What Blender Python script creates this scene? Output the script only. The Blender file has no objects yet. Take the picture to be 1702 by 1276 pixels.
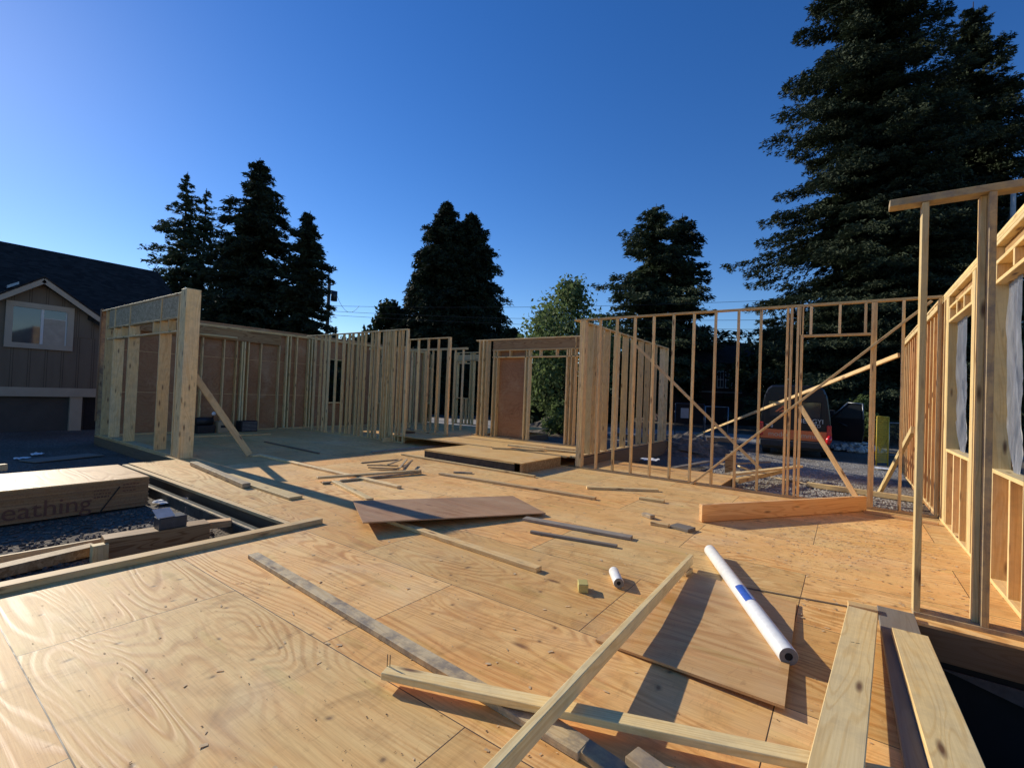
import bpy, bmesh, math, random
import numpy as np
from mathutils import Vector, Matrix, noise as mnoise

random.seed(11)
rng = np.random.default_rng(11)
S = bpy.context.scene
COL = S.collection

# ------------------------------------------------------------------ camera
F, PITCH, ROLL, YAW, EYE = 777.3, .0187, .0395, .6220, 1.67
def _cam_axes():
    cp, sp = math.cos(PITCH), math.sin(PITCH)
    fwd = Vector((0, cp, sp)); up = Vector((0, -sp, cp)); right = Vector((1, 0, 0))
    c, s = math.cos(ROLL), math.sin(ROLL)
    r2 = c*right + s*up; u2 = -s*right + c*up
    W = Matrix(((math.cos(YAW), -math.sin(YAW), 0), (math.sin(YAW), math.cos(YAW), 0), (0, 0, 1)))
    return W @ r2, W @ u2, W @ fwd
CR, CU, CF = _cam_axes()
CPOS = Vector((0, 0, EYE))
def ray(u, v): return CR*((u-851)/F) - CU*((v-638)/F) + CF
def at(u, v, z=0.0):
    d = ray(u, v); return CPOS + d*((z-EYE)/d.z)
def atY(u, v, Y):
    d = ray(u, v); return CPOS + d*(Y/d.y)
def atX(u, v, X):
    d = ray(u, v); return CPOS + d*(X/d.x)
def atD(u, v, D): return CPOS + ray(u, v)*D
cd = bpy.data.cameras.new('camera'); cam = bpy.data.objects.new('camera', cd); COL.objects.link(cam)
cd.sensor_width = 36; cd.lens = F/1702*36; cd.clip_start = .05; cd.clip_end = 3000
cam.matrix_world = Matrix(((CR.x, CU.x, -CF.x, 0), (CR.y, CU.y, -CF.y, 0), (CR.z, CU.z, -CF.z, EYE), (0, 0, 0, 1)))
S.camera = cam

# ------------------------------------------------------------------ node helpers
class G:
    def __init__(s, name):
        s.m = bpy.data.materials.new(name); s.m.use_nodes = True
        s.t = s.m.node_tree; s.n = s.t.nodes; s.l = s.t.links; s.n.clear()
        s.out = s.n.new('ShaderNodeOutputMaterial')
    def put(s, sock, val):
        if val is None: return
        if hasattr(val, 'is_linked') or isinstance(val, bpy.types.NodeSocket): s.l.new(val, sock)
        else:
            if sock.type == 'RGBA' and len(val) == 3: val = (*val, 1)
            sock.default_value = val
    def coord(s, kind='Object'): return s.n.new('ShaderNodeTexCoord').outputs[kind]
    def math(s, op, a, b=None, c=None, clamp=False):
        n = s.n.new('ShaderNodeMath'); n.operation = op; n.use_clamp = clamp
        for i, x in enumerate((a, b, c)):
            if x is not None: s.put(n.inputs[i], x)
        return n.outputs[0]
    def vmath(s, op, a, b=None):
        n = s.n.new('ShaderNodeVectorMath'); n.operation = op
        s.put(n.inputs[0], a)
        if b is not None: s.put(n.inputs[1], b)
        return n.outputs[0]
    def sep(s, v):
        n = s.n.new('ShaderNodeSeparateXYZ'); s.put(n.inputs[0], v); return n.outputs
    def comb(s, x=0., y=0., z=0.):
        n = s.n.new('ShaderNodeCombineXYZ')
        for i, a in enumerate((x, y, z)): s.put(n.inputs[i], a)
        return n.outputs[0]
    def noise(s, v, scale=1., detail=2., rough=.5, dist=0., col=False):
        n = s.n.new('ShaderNodeTexNoise'); s.put(n.inputs['Vector'], v)
        n.inputs['Scale'].default_value = scale; n.inputs['Detail'].default_value = detail
        n.inputs['Roughness'].default_value = rough; n.inputs['Distortion'].default_value = dist
        return n.outputs[1 if col else 0]
    def vor(s, v, scale=1., feature='F1', out='Distance', rnd=1.):
        n = s.n.new('ShaderNodeTexVoronoi'); n.feature = feature; s.put(n.inputs['Vector'], v)
        n.inputs['Scale'].default_value = scale; n.inputs['Randomness'].default_value = rnd
        return n.outputs[out]
    def ramp(s, fac, *stops):
        n = s.n.new('ShaderNodeValToRGB'); s.put(n.inputs[0], fac)
        e = n.color_ramp.elements
        while len(e) < len(stops): e.new(.5)
        for el, (p, c) in zip(e, stops):
            el.position = p
            if isinstance(c, (int, float)): c = (c, c, c)
            el.color = (*c, 1)
        return n.outputs[0]
    def mix(s, fac, a, b, mode='MIX'):
        n = s.n.new('ShaderNodeMix'); n.data_type = 'RGBA'; n.blend_type = mode
        s.put(n.inputs[0], fac); s.put(n.inputs[6], a); s.put(n.inputs[7], b)
        return n.outputs[2]
    def rand(s): return s.n.new('ShaderNodeObjectInfo').outputs['Random']
    def bump(s, h, strength=.3, dist=.01):
        n = s.n.new('ShaderNodeBump'); n.inputs['Strength'].default_value = strength
        n.inputs['Distance'].default_value = dist; s.put(n.inputs['Height'], h); return n.outputs[0]
    def bsdf(s, col, rough=.6, normal=None, spec=.5, metal=0., trans=None, alpha=None):
        n = s.n.new('ShaderNodeBsdfPrincipled')
        s.put(n.inputs['Base Color'], col); s.put(n.inputs['Roughness'], rough)
        n.inputs['Specular IOR Level'].default_value = spec; n.inputs['Metallic'].default_value = metal
        if normal is not None: s.put(n.inputs['Normal'], normal)
        if trans is not None: n.inputs['Transmission Weight'].default_value = trans
        if alpha is not None: s.put(n.inputs['Alpha'], alpha)
        s.l.new(n.outputs[0], s.out.inputs[0]); s.node = n
        return s.m

def flat(name, col, rough=.6, var=.15, scale=6., spec=.4, metal=0., bump=0.):
    g = G(name); c = g.coord()
    n = g.noise(c, scale, 4, .6)
    k = g.ramp(n, (.25, 1-var), (.75, 1+var))
    cc = g.mix(1., col, k, 'MULTIPLY')
    nb = g.bump(g.noise(c, scale*8, 3), bump, .01) if bump else None
    return g.bsdf(cc, rough, nb, spec, metal)

def lumber_mat(name, c_dark, c_light, c_line, rough=.62, knots=True, green=.5, dirt=0., line=.55):
    """softwood: local X is the length of the board"""
    g = G(name); o = g.coord(); r = g.rand()
    r2 = g.math('FRACT', g.math('MULTIPLY', r, 37.7)); r3 = g.math('FRACT', g.math('MULTIPLY', r, 91.3))
    off = g.comb(g.math('MULTIPLY', r, 40.), g.math('MULTIPLY', r2, 40.), g.math('MULTIPLY', r3, 40.))
    p = g.vmath('ADD', o, off)
    ps = g.vmath('MULTIPLY', p, (.45, 5., 5.))
    broad = g.noise(ps, 1., 2, .5, .6)
    rings = g.math('SINE', g.math('MULTIPLY', broad, 75.))
    rings = g.ramp(rings, (.35, 0.), (1., 1.))
    fine = g.noise(g.vmath('MULTIPLY', p, (3., 160., 160.)), 1., 2, .6)
    col = g.mix(r2, c_dark, c_light)
    tone = g.noise(g.vmath('MULTIPLY', p, (.7, 3., 3.)), 1., 3, .6)
    col = g.mix(g.ramp(tone, (.3, 0.), (.7, 1.)), col, g.mix(1., col, (1.12, 1.02, .82), 'MULTIPLY'))
    col = g.mix(g.math('MULTIPLY', rings, line), col, g.mix(1., col, c_line, 'MULTIPLY'))
    col = g.mix(g.ramp(fine, (.35, .35), (.65, 0.)), col, g.mix(1., col, (.72, .66, .56), 'MULTIPLY'))
    if knots:
        kd = g.vor(g.vmath('MULTIPLY', p, (2.2, 9., 9.)), 1.)
        km = g.ramp(kd, (.06, 1.), (.13, .55), (.2, 0.))
        col = g.mix(km, col, (.16, .075, .03))
    # per board value and a cool weathered / greenish cast
    v = g.math('ADD', g.math('MULTIPLY', r3, .36), .80)
    col = g.mix(1., col, g.comb(v, v, v), 'MULTIPLY')
    col = g.mix(g.math('MULTIPLY', r, green), col, g.mix(1., col, (.86, .98, .92), 'MULTIPLY'))
    if dirt:
        d = g.noise(p, 7., 6, .7)
        col = g.mix(g.ramp(d, (.42, 0.), (.62, dirt)), col, (.21, .175, .14))
    b = g.bump(g.math('ADD', g.math('MULTIPLY', fine, .6), g.math('MULTIPLY', rings, .3)), .25, .002)
    return g.bsdf(col, rough, b, .35)

LUM = lumber_mat('lumber_new', (.73, .52, .26), (.84, .65, .37), (.82, .67, .49), dirt=.2, green=.25)
LUMY = lumber_mat('lumber_pale', (.72, .55, .28), (.80, .65, .37), (.84, .72, .55), green=.2, line=.5, dirt=.18)
LUMG = lumber_mat('lumber_weathered', (.48, .36, .21), (.58, .46, .30), (.80, .72, .62), green=.4, dirt=.85)
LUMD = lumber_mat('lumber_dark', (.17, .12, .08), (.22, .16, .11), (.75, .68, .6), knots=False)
LUMO = lumber_mat('lumber_fir', (.70, .43, .20), (.78, .50, .25), (.72, .52, .36), green=.05)
LVL = lumber_mat('laminated_veneer', (.36, .22, .10), (.44, .28, .14), (.55, .42, .3), knots=False, line=.9)
GREY = lumber_mat('lumber_grey', (.22, .2, .185), (.30, .27, .24), (.8, .75, .7), knots=False, dirt=.5)

def plywood_mat(name, base, light, line, sheets=None, rough=.5, gx=.5, gy=2.2, dirty=.5, nails=False, k=70., spec=.5, bstr=.35):
    g = G(name); o = g.coord(); x, y, z = g.sep(o)
    seed = g.rand(); tint = None
    if sheets:
        bn = g.n.new('ShaderNodeTexBrick'); bn.offset = .5; bn.offset_frequency = 2; bn.squash = 1.
        g.put(bn.inputs['Vector'], g.vmath('ADD', o, (sheets[0], sheets[1], 0)))
        bn.inputs['Scale'].default_value = 1.; bn.inputs['Brick Width'].default_value = 2.44
        bn.inputs['Row Height'].default_value = 1.22; bn.inputs['Mortar Size'].default_value = .003
        bn.inputs['Mortar Smooth'].default_value = 0.; bn.inputs['Bias'].default_value = 0.
        bn.inputs['Color1'].default_value = (0, 0, 0, 1); bn.inputs['Color2'].default_value = (1, 1, 1, 1)
        bn.inputs['Mortar'].default_value = (.5, .5, .5, 1)
        tint = g.sep(bn.outputs['Color'])[0]; seam = bn.outputs['Fac']
        seed = tint
    sv = g.comb(g.math('MULTIPLY', seed, 57.), g.math('MULTIPLY', seed, 91.), g.math('MULTIPLY', seed, 33.))
    p = g.vmath('ADD', o, sv)
    broad = g.noise(g.vmath('MULTIPLY', p, (gx, gy, gy)), 1., 1.5, .45, .35)
    lines = g.math('SINE', g.math('MULTIPLY', broad, k))
    lines = g.ramp(g.math('MULTIPLY_ADD', lines, .5, .5), (.35, 0.), (.95, 1.))
    calm = g.ramp(g.noise(g.vmath('MULTIPLY', p, (.5, 1.6, 1.6)), 1., 2), (.36, .12), (.62, 1.))
    lines = g.math('MULTIPLY', lines, calm)
    fine = g.noise(g.vmath('MULTIPLY', p, (3., 90., 90.)), 1., 3, .65)
    big = g.noise(p, .8, 3, .6)
    col = g.mix(g.ramp(big, (.3, 0.), (.7, 1.)), base, light)
    patch = g.noise(g.vmath('MULTIPLY', p, (1.2, 6., 6.)), 1., 3, .6, .8)
    col = g.mix(g.ramp(patch, (.4, 0.), (.72, .5)), col, g.mix(1., col, (1.05, .84, .70), 'MULTIPLY'))
    col = g.mix(g.math('MULTIPLY', lines, .8), col, g.mix(1., col, line, 'MULTIPLY'))
    col = g.mix(g.ramp(fine, (.32, .55), (.6, 0.)), col, g.mix(1., col, (.66, .58, .48), 'MULTIPLY'))
    kd = g.vor(g.vmath('MULTIPLY', p, (1.1, 3.2, 3.2)), 1.)
    col = g.mix(g.ramp(kd, (.035, .85), (.075, .35), (.11, 0.)), col, (.2, .095, .035))
    pd = g.vor(g.vmath('MULTIPLY', g.vmath('ADD', p, (7.3, 2.1, 0)), (.9, 4.4, 4.4)), 1.)
    col = g.mix(g.ramp(pd, (.16, .45), (.19, .42), (.2, 0.)), col, g.mix(1., col, (.86, .95, .80), 'MULTIPLY'))
    h = g.math('MULTIPLY', lines, -.6)
    if dirty:
        sp = g.vor(o, 26.)
        sel = g.math('GREATER_THAN', g.noise(o, 9., 2), .57)
        m = g.math('MULTIPLY', g.ramp(sp, (.05, .8), (.11, 0.)), sel)
        col = g.mix(g.math('MULTIPLY', m, .75), col, (.10, .055, .03))
        sm = g.noise(g.vmath('MULTIPLY', o, (1.6, 1., 1.)), 2.6, 5, .7, 1.2)
        col = g.mix(g.ramp(sm, (.5, 0.), (.72, dirty)), col, g.mix(1., col, (.62, .58, .55), 'MULTIPLY'))
        scr = g.noise(g.vmath('MULTIPLY', o, (22., 5., 5.)), 1., 4, .7, 2.)
        col = g.mix(g.ramp(scr, (.60, 0.), (.70, .45)), col, g.mix(1., col, (.6, .52, .44), 'MULTIPLY'))
        dust = g.noise(g.vmath('ADD', o, (31., 5., 0)), 1.1, 4, .6, .5)
        col = g.mix(g.ramp(dust, (.52, 0.), (.75, .4)), col, (.62, .47, .29))
    if nails:
        jit = g.noise(o, 3.1, 1, .5, 0., True)
        q = g.vmath('ADD', o, g.vmath('MULTIPLY', jit, (.07, .22, 0)))
        qx, qy, _ = g.sep(q)
        ax = g.math('PINGPONG', qx, .2032); ay = g.math('PINGPONG', qy, .11)
        d = g.math('SQRT', g.math('ADD', g.math('MULTIPLY', ax, ax), g.math('MULTIPLY', g.math('MULTIPLY', ay, ay), .9)))
        nm = g.ramp(d, (.006, 1.), (.016, .35), (.030, 0.))
        nm = g.math('MULTIPLY', nm, g.math('GREATER_THAN', g.noise(o, 2.3, 2), .53))
        col = g.mix(g.math('MULTIPLY', nm, .8), col, (.16, .09, .045))
        h = g.math('SUBTRACT', h, g.math('MULTIPLY', nm, .8))
    if sheets:
        v = g.math('MULTIPLY_ADD', tint, .26, .86)
        t2 = g.math('FRACT', g.math('MULTIPLY', tint, 7.3))
        col = g.mix(g.ramp(t2, (.45, 0.), (.8, .55)), col, g.mix(1., col, (.88, .735, .56), 'MULTIPLY'))
        col = g.mix(1., col, g.comb(v, g.math('MULTIPLY_ADD', tint, .16, .90), g.math('MULTIPLY_ADD', tint, .10, .92)), 'MULTIPLY')
        col = g.mix(seam, col, (.06, .035, .02))
        h = g.math('SUBTRACT', h, g.math('MULTIPLY', seam, 4.))
    rr = g.math('MULTIPLY_ADD', lines, -.14, rough)
    b = g.bump(g.math('ADD', h, g.math('MULTIPLY', fine, .4)), bstr, .004)
    return g.bsdf(col, rr, b, spec)

FLOOR = plywood_mat('plywood_floor', (.84, .52, .185), (.93, .66, .295), (.74, .59, .43), k=165., gx=.36, gy=2.3, sheets=(3.95, .62), nails=True, rough=.62, dirty=.7, spec=.42, bstr=.36)
PLYB = plywood_mat('plywood_bright', (.72, .45, .15), (.80, .54, .21), (.8, .66, .5), rough=.7, dirty=.3)
PLY = plywood_mat('plywood_fresh', (.60, .37, .15), (.66, .42, .18), (.75, .6, .42), rough=.55, dirty=.2)
PLYR = plywood_mat('plywood_red', (.40, .24, .125), (.46, .285, .155), (.82, .74, .64), rough=.6, gx=.25, gy=5., dirty=.2)
PLYD = plywood_mat('plywood_shade_tone', (.34, .175, .08), (.41, .225, .105), (.8, .7, .6), rough=.7, dirty=.2, gx=2., gy=2.)  # base colour lowered so the sheathing carries the shade of the room
PLYL = plywood_mat('plywood_sunlit', (.50, .27, .11), (.55, .31, .13), (.8, .68, .52), rough=.6, dirty=.1, gx=2., gy=2.)  # lighter copy of the sheathing for the sunlit walls

def osb_mat(name, a, b, c):
    g = G(name); o = g.coord()
    w = g.vmath('ADD', o, g.vmath('MULTIPLY', g.noise(o, 9., 2, .5, 0., True), (.09, .09, .09)))
    v = g.vor(g.vmath('MULTIPLY', w, (1., 1.6, 1.)), 24., 'F1', 'Color')
    r = g.sep(v)[0]
    col = g.ramp(r, (0., a), (.5, b), (1., c))
    col = g.mix(g.ramp(g.noise(o, 60., 3), (.35, .5), (.6, 0.)), col, g.mix(1., col, (.6, .5, .4), 'MULTIPLY'))
    return g.bsdf(col, .65, g.bump(r, .3, .004), .3)
OSB = osb_mat('oriented_strand_board', (.30, .18, .075), (.42, .27, .12), (.52, .36, .18))
OSBG = osb_mat('strand_board_grey', (.40, .29, .15), (.53, .40, .23), (.66, .52, .32))
OSBB = osb_mat('strand_board_bright', (.42, .28, .14), (.54, .38, .2), (.62, .46, .27))

def gravel_mat():
    g = G('gravel_ground'); o = g.coord(); x, y, z = g.sep(o)
    v = g.vor(o, 26., 'F1', 'Color'); d = g.vor(o, 26.)
    v2 = g.vor(o, 75., 'F1', 'Color')
    c = g.ramp(g.sep(v)[0], (0., (.085, .068, .05)), (.5, (.17, .14, .108)), (1., (.30, .255, .205)))
    c = g.mix(.4, c, g.ramp(g.sep(v2)[1], (0., (.10, .09, .08)), (1., (.33, .30, .26))))
    earth = g.noise(o, .5, 5, .65)
    c = g.mix(g.ramp(earth, (.45, 0.), (.6, .75)), c, g.mix(1., (.17, .125, .085), g.ramp(g.noise(o, 14., 4), (.3, .6), (.7, 1.3)), 'MULTIPLY'))
    c = g.mix(g.ramp(d, (.3, 0.), (.7, .5)), c, (.06, .052, .045))
    b = g.bump(g.math('SUBTRACT', 1., d), .9, .03)
    return g.bsdf(c, .9, b, .2)
GRAV = gravel_mat()
ASPH = flat('asphalt', (.075, .075, .078), .85, .3, 9., .3, 0., .5)
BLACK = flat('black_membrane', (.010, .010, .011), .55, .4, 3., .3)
PITLIT = flat('pit_light_grey', (.055, .055, .058), .6, .4, 14., .3)  # grey of the light patch painted in the pit
CONC = flat('concrete', (.30, .29, .27), .85, .2, 5., .2, 0., .3)
WHITE = flat('white_plastic', (.72, .72, .70), .4, .06, 9.)
PIPEW = flat('pvc_white', (.74, .74, .72), .35, .10, 22.)
PIPEG = flat('pipe_core', (.20, .19, .17), .7, .2, 60.)
HOLE = flat('pipe_bore', (.012, .012, .012), .9, 0.)
LBLUE = flat('label_blue', (.035, .10, .42), .4, .3, 40.)
BLUE2 = flat('label_pale_blue', (.30, .42, .66), .4, .1, 40.)
YGRN = lumber_mat('treated_yellow', (.50, .42, .16), (.54, .46, .19), (.85, .8, .6), knots=False)
EDGE = lumber_mat('sheet_edges', (.28, .165, .085), (.36, .215, .115), (.7, .55, .42), knots=False, line=.5)
INK = flat('ink_red_brown', (.15, .065, .04), .8, .2, 30.)
STRAP = flat('strap_black', (.012, .012, .012), .5, .1)
METALD = flat('galvanised_dark', (.05, .06, .075), .4, .25, 18., .5, .4)
METALG = flat('galvanised', (.30, .32, .34), .42, .2, 8., .5, .6)
NOTICE = flat('notice', (.34, .34, .33), .8, .1)
PAPER = flat('paper', (.78, .78, .76), .8, .08, 10.)
TOOL = flat('tool_black', (.02, .02, .022), .5, .2)
RUBBER = flat('rubber', (.014, .014, .014), .8, .2)
CARD = flat('cardboard', (.40, .30, .18), .8, .1, 10.)

# ------------------------------------------------------------------ object helpers
def tag(o, label=None, cat=None, group=None, kind=None):
    if label: o['label'] = label
    if cat: o['category'] = cat
    if group: o['group'] = group
    if kind: o['kind'] = kind
    return o
ORIG = {}
def thing(name, label, cat, loc=(0, 0, 0), group=None):
    o = bpy.data.objects.new(name, None); COL.objects.link(o); o.location = loc; o.empty_display_size = .2
    ORIG[o.name] = Matrix.Translation(Vector(loc))
    return tag(o, label, cat, group)
def link(name, me, mat, parent=None, M=None):
    o = bpy.data.objects.new(name, me); COL.objects.link(o)
    if mat is not None and not me.materials: me.materials.append(mat)
    M = M or Matrix.Identity(4)
    ORIG[o.name] = M.copy()
    if parent is not None:
        o.parent = parent; M = ORIG[parent.name].inverted() @ M
    o.matrix_basis = M
    return o
def boxmesh(l, w, t, bev=.003):
    bm = bmesh.new(); bmesh.ops.create_cube(bm, size=1)
    for v in bm.verts: v.co = Vector((v.co.x*l, v.co.y*w, v.co.z*t))
    if bev: bmesh.ops.bevel(bm, geom=bm.edges[:], offset=bev, segments=1, affect='EDGES')
    me = bpy.data.meshes.new('board'); bm.to_mesh(me); bm.free(); return me
def frame(p0, p1, side):
    x = (p1-p0).normalized(); y = Vector(side); y = (y - x*y.dot(x)).normalized(); z = x.cross(y)
    M = Matrix((x, y, z)).transposed().to_4x4(); M.translation = (p0+p1)/2; return M
def board(name, p0, p1, w, t, side, mat, parent=None, bev=.0035):
    """a piece of lumber from p0 to p1, width w along 'side', thickness t across"""
    p0, p1 = Vector(p0), Vector(p1)
    return link(name, boxmesh((p1-p0).length, w, t, bev), mat, parent, frame(p0, p1, side))
def slab(name, lo, hi, mat, parent=None, bev=0.):
    lo, hi = Vector(lo), Vector(hi); d = hi-lo
    return link(name, boxmesh(d.x, d.y, d.z, bev), mat, parent, Matrix.Translation((lo+hi)/2))
def pymesh(name, verts, faces, mat, parent=None, M=None, smooth=False):
    me = bpy.data.meshes.new(name); me.from_pydata([tuple(v) for v in verts], [], faces); me.update()
    if smooth:
        for p in me.polygons: p.use_smooth = True
    return link(name, me, mat, parent, M)
def prism(name, pts, axis_vec, mat, parent=None, bev=0.):
    """extrude a polygon (world points) along a vector"""
    bm = bmesh.new(); vs = [bm.verts.new(Vector(p)) for p in pts]; f = bm.faces.new(vs)
    r = bmesh.ops.extrude_face_region(bm, geom=[f])
    for v in r['geom']:
        if isinstance(v, bmesh.types.BMVert): v.co += Vector(axis_vec)
    bmesh.ops.recalc_face_normals(bm, faces=bm.faces[:])
    if bev: bmesh.ops.bevel(bm, geom=bm.edges[:], offset=bev, segments=1, affect='EDGES')
    me = bpy.data.meshes.new(name); bm.to_mesh(me); bm.free()
    return link(name, me, mat, parent)
def tube(name, pts, r, mat, parent=None, seg=8, caps=True):
    pts = [Vector(p) for p in pts]; n = len(pts); vs = []; fs = []
    rs = r if isinstance(r, (list, tuple)) else [r]*n
    for i, p in enumerate(pts):
        d = (pts[min(i+1, n-1)]-pts[max(i-1, 0)]).normalized()
        a = d.orthogonal().normalized() if abs(d.z) > .9 else d.cross(Vector((0, 0, 1))).normalized()
        b = d.cross(a)
        for k in range(seg):
            th = 2*math.pi*k/seg; vs.append(p + (a*math.cos(th)+b*math.sin(th))*rs[i])
    for i in range(n-1):
        for k in range(seg):
            fs.append((i*seg+k, i*seg+(k+1) % seg, (i+1)*seg+(k+1) % seg, (i+1)*seg+k))
    if caps: fs += [tuple(range(seg))[::-1], tuple(range((n-1)*seg, n*seg))]
    return pymesh(name, vs, fs, mat, parent, smooth=True)
def text_mesh(name, body, size, mat, parent, M, extrude=.001):
    c = bpy.data.curves.new('txt', 'FONT'); c.body = body; c.size = size; c.extrude = extrude
    c.align_x = 'LEFT'; to = bpy.data.objects.new('txt', c); COL.objects.link(to)
    dg = bpy.context.evaluated_depsgraph_get(); me = bpy.data.meshes.new_from_object(to.evaluated_get(dg))
    bpy.data.objects.remove(to); me.name = name; me.materials.clear()
    return link(name, me, mat, parent, M)
# ------------------------------------------------------------------ the setting
GZ = -.26
def poly_sheet(name, rects, z, mat):
    vs, fs = [], []
    for x0, y0, x1, y1 in rects:
        i = len(vs); vs += [(x0, y0, z), (x1, y0, z), (x1, y1, z), (x0, y1, z)]; fs.append((i, i+1, i+2, i+3))
    return tag(pymesh(name, vs, fs, mat), kind='structure')
BIG = 900
poly_sheet('ground', [(-BIG, 4.93, BIG, BIG), (-BIG, -BIG, .2, 4.93), (.2, -BIG, 6, -6), (6, -BIG, BIG, 4.93)], GZ, GRAV)
# excavated pit at the right of the deck
pymesh_pit = [(.2, 4.93), (.2, -6), (6, -6), (6, 4.93)]
pv = [(x, y, GZ) for x, y in pymesh_pit] + [(x, y, -1.7) for x, y in pymesh_pit]
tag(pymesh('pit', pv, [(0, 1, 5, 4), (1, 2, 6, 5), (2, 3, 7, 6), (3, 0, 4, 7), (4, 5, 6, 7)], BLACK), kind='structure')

# subfloor deck
out = [(-5.17, -4), (.47, -4), (.47, 4.90), (1.36, 4.90), (1.36, 9.86), (-2.0, 9.86), (-2.0, 11.6), (-5.25, 11.6),
       (-5.25, 11.96), (-10.2, 11.96), (-10.2, 17), (-17.22, 17), (-17.22, 3.92), (-11.36, 3.92), (-11.36, 3.12), (-5.17, 3.12)]
n = len(out)
fv = [(x, y, 0) for x, y in out] + [(x, y, -.02) for x, y in out] + [(x, y, -.255) for x, y in out]
ff = [tuple(range(n))]
for i in range(n):
    j = (i+1) % n; ff += [(i, n+i, n+j, j)[::-1], (n+i, 2*n+i, 2*n+j, n+j)[::-1]]
me = bpy.data.meshes.new('floor'); me.from_pydata(fv, [], ff); me.update()
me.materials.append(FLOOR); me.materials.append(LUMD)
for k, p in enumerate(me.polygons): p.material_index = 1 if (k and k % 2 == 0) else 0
bmx = bmesh.new(); bmx.from_mesh(me); bmesh.ops.recalc_face_normals(bmx, faces=bmx.faces[:]); bmx.to_mesh(me); bmx.free()
fo = bpy.data.objects.new('floor', me); COL.objects.link(fo); tag(fo, kind='structure')

# road of compacted asphalt beyond the house
RD = Vector((.92, .39, 0)).normalized()
def road_pt(base, along, across): return base + RD*along + Vector((-RD.y, RD.x, 0))*across
rb = at(1330, 742, GZ)
pymr = [road_pt(rb, a, c) for a, c in ((-26, 0), (30, 0), (30, 6.5), (-26, 6.5))]
tag(pymesh('road', [(p.x, p.y, GZ+.006) for p in pymr], [(0, 1, 2, 3)], flat('asphalt_pale', (.30, .29, .275), .85, .25, 7., .3, 0., .4)), kind='structure')  # colour lightened to offset the shade falling on the road
def lit_gravel():
    g = G('lit_gravel'); o = g.coord()
    v = g.vor(o, 22., 'F1', 'Color'); d = g.vor(o, 22.)
    c = g.ramp(g.sep(v)[0], (0., (.16, .15, .135)), (.5, (.33, .31, .28)), (1., (.55, .52, .47)))
    e = g.noise(o, .7, 5, .65)
    c = g.mix(g.ramp(e, (.45, 0.), (.62, .6)), c, (.20, .165, .125))
    c = g.mix(g.ramp(d, (.3, 0.), (.7, .5)), c, (.09, .08, .07))
    return g.bsdf(c, .9, g.bump(g.math('SUBTRACT', 1., d), .9, .03), .2)
dp = [(-1.98, 9.92), (1.10, 9.92), (1.16, 13.0), (6.5, 20.0), (-9.0, 20.0), (-4.9, 17.0), (-1.98, 12.0)]
tag(pymesh('lit_gravel_sheet', [(x, y, GZ+.004) for x, y in dp], [tuple(range(len(dp)))], lit_gravel()), kind='structure')  # brighter sheet laid over the shaded ground to pass for lit gravel

# ------------------------------------------------------------------ framed walls
WH = 3.44                    # wall height to the top of the plates
X1, Y1, Z1 = Vector((1, 0, 0)), Vector((0, 1, 0)), Vector((0, 0, 1))
class Wall:
    """a stud wall; axis 0 runs along X at Y=c, axis 1 along Y at X=c; d = stud depth, dirn = which way the depth goes"""
    def __init__(s, label, axis, c, d, a, b, base=0., top=WH, mat=None, name='framed_wall', sgn=1, group=None, plates=2, cat='stud wall'):
        s.ax, s.c, s.d, s.base, s.top, s.mat, s.sgn = axis, c, d, base, top, mat or LUM, sgn
        s.root = thing(name, label, cat, s.P((a+b)/2, base), group)
        s.a, s.b = a, b
        s.side = Y1 if axis == 0 else X1
        if b > a:
            board('bottom_plate', s.P(a, base+.019), s.P(b, base+.019), d, .038, s.side, s.mat, s.root)
            for k in range(plates):
                z = top-.019-.039*k
                board('top_plate', s.P(a, z), s.P(b, z), d, .038, s.side, s.mat, s.root)
        s.sb, s.st = base+.038, top-.039*plates-.001
    def P(s, t, z, off=None):
        m = s.c + s.sgn*(s.d/2 if off is None else off)
        return Vector((t, m, z)) if s.ax == 0 else Vector((m, t, z))
    def stud(s, t, z0=None, z1=None, w=.038, mat=None, name='stud', d=None, off=None, lean=0.):
        return board(name, s.P(t, s.sb if z0 is None else z0, off), s.P(t+lean, s.st if z1 is None else z1, off), d or s.d, w, s.side, mat or s.mat, s.root)
    def rail(s, t0, t1, z, name='header', h=.038, mat=None, d=None, off=None):
        return board(name, s.P(t0, z, off), s.P(t1, z, off), d or s.d, h, s.side, mat or s.mat, s.root)

# front partition with the door opening
YF = 9.70
def fx(u): return atY(u, 775.2+.1425*(u-956)-4, YF).x
W1 = Wall('open stud wall with a door opening and long diagonal braces, facing the black van', 0, YF, .089, fx(957)+.0, 1.17, sgn=1, plates=1)
for k, u in enumerate((957, 964, 970, 976)):
    W1.stud(fx(956)+.02+.039*k, mat=LUM if k != 2 else LUMY, d=.14 if k == 3 else .089)
for u in (986.4, 1014.1, 1044, 1075.2, 1108.1, 1142, 1177.9, 1215.9, 1253.4):
    W1.stud(fx(u)+.03, mat=random.choice((LUM, LUM, LUMY)))
for u in (1298.5, 1305, 1316, 1322.5): W1.stud(fx(u)+.025)
jx = fx(1440)+.025
for k in range(2): W1.stud(jx+.039*k)
W1.stud(fx(1492)+.02); W1.stud(1.15)
dx0 = fx(1322.5)+.05
hz = atY(1400, 556, YF).z
W1.rail(dx0, jx-.02, hz, 'door_header')
for u in (1332, 1348, 1396, 1439): W1.stud(atY(u, 530, YF).x, hz+.02, W1.st, name='cripple_stud')

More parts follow.
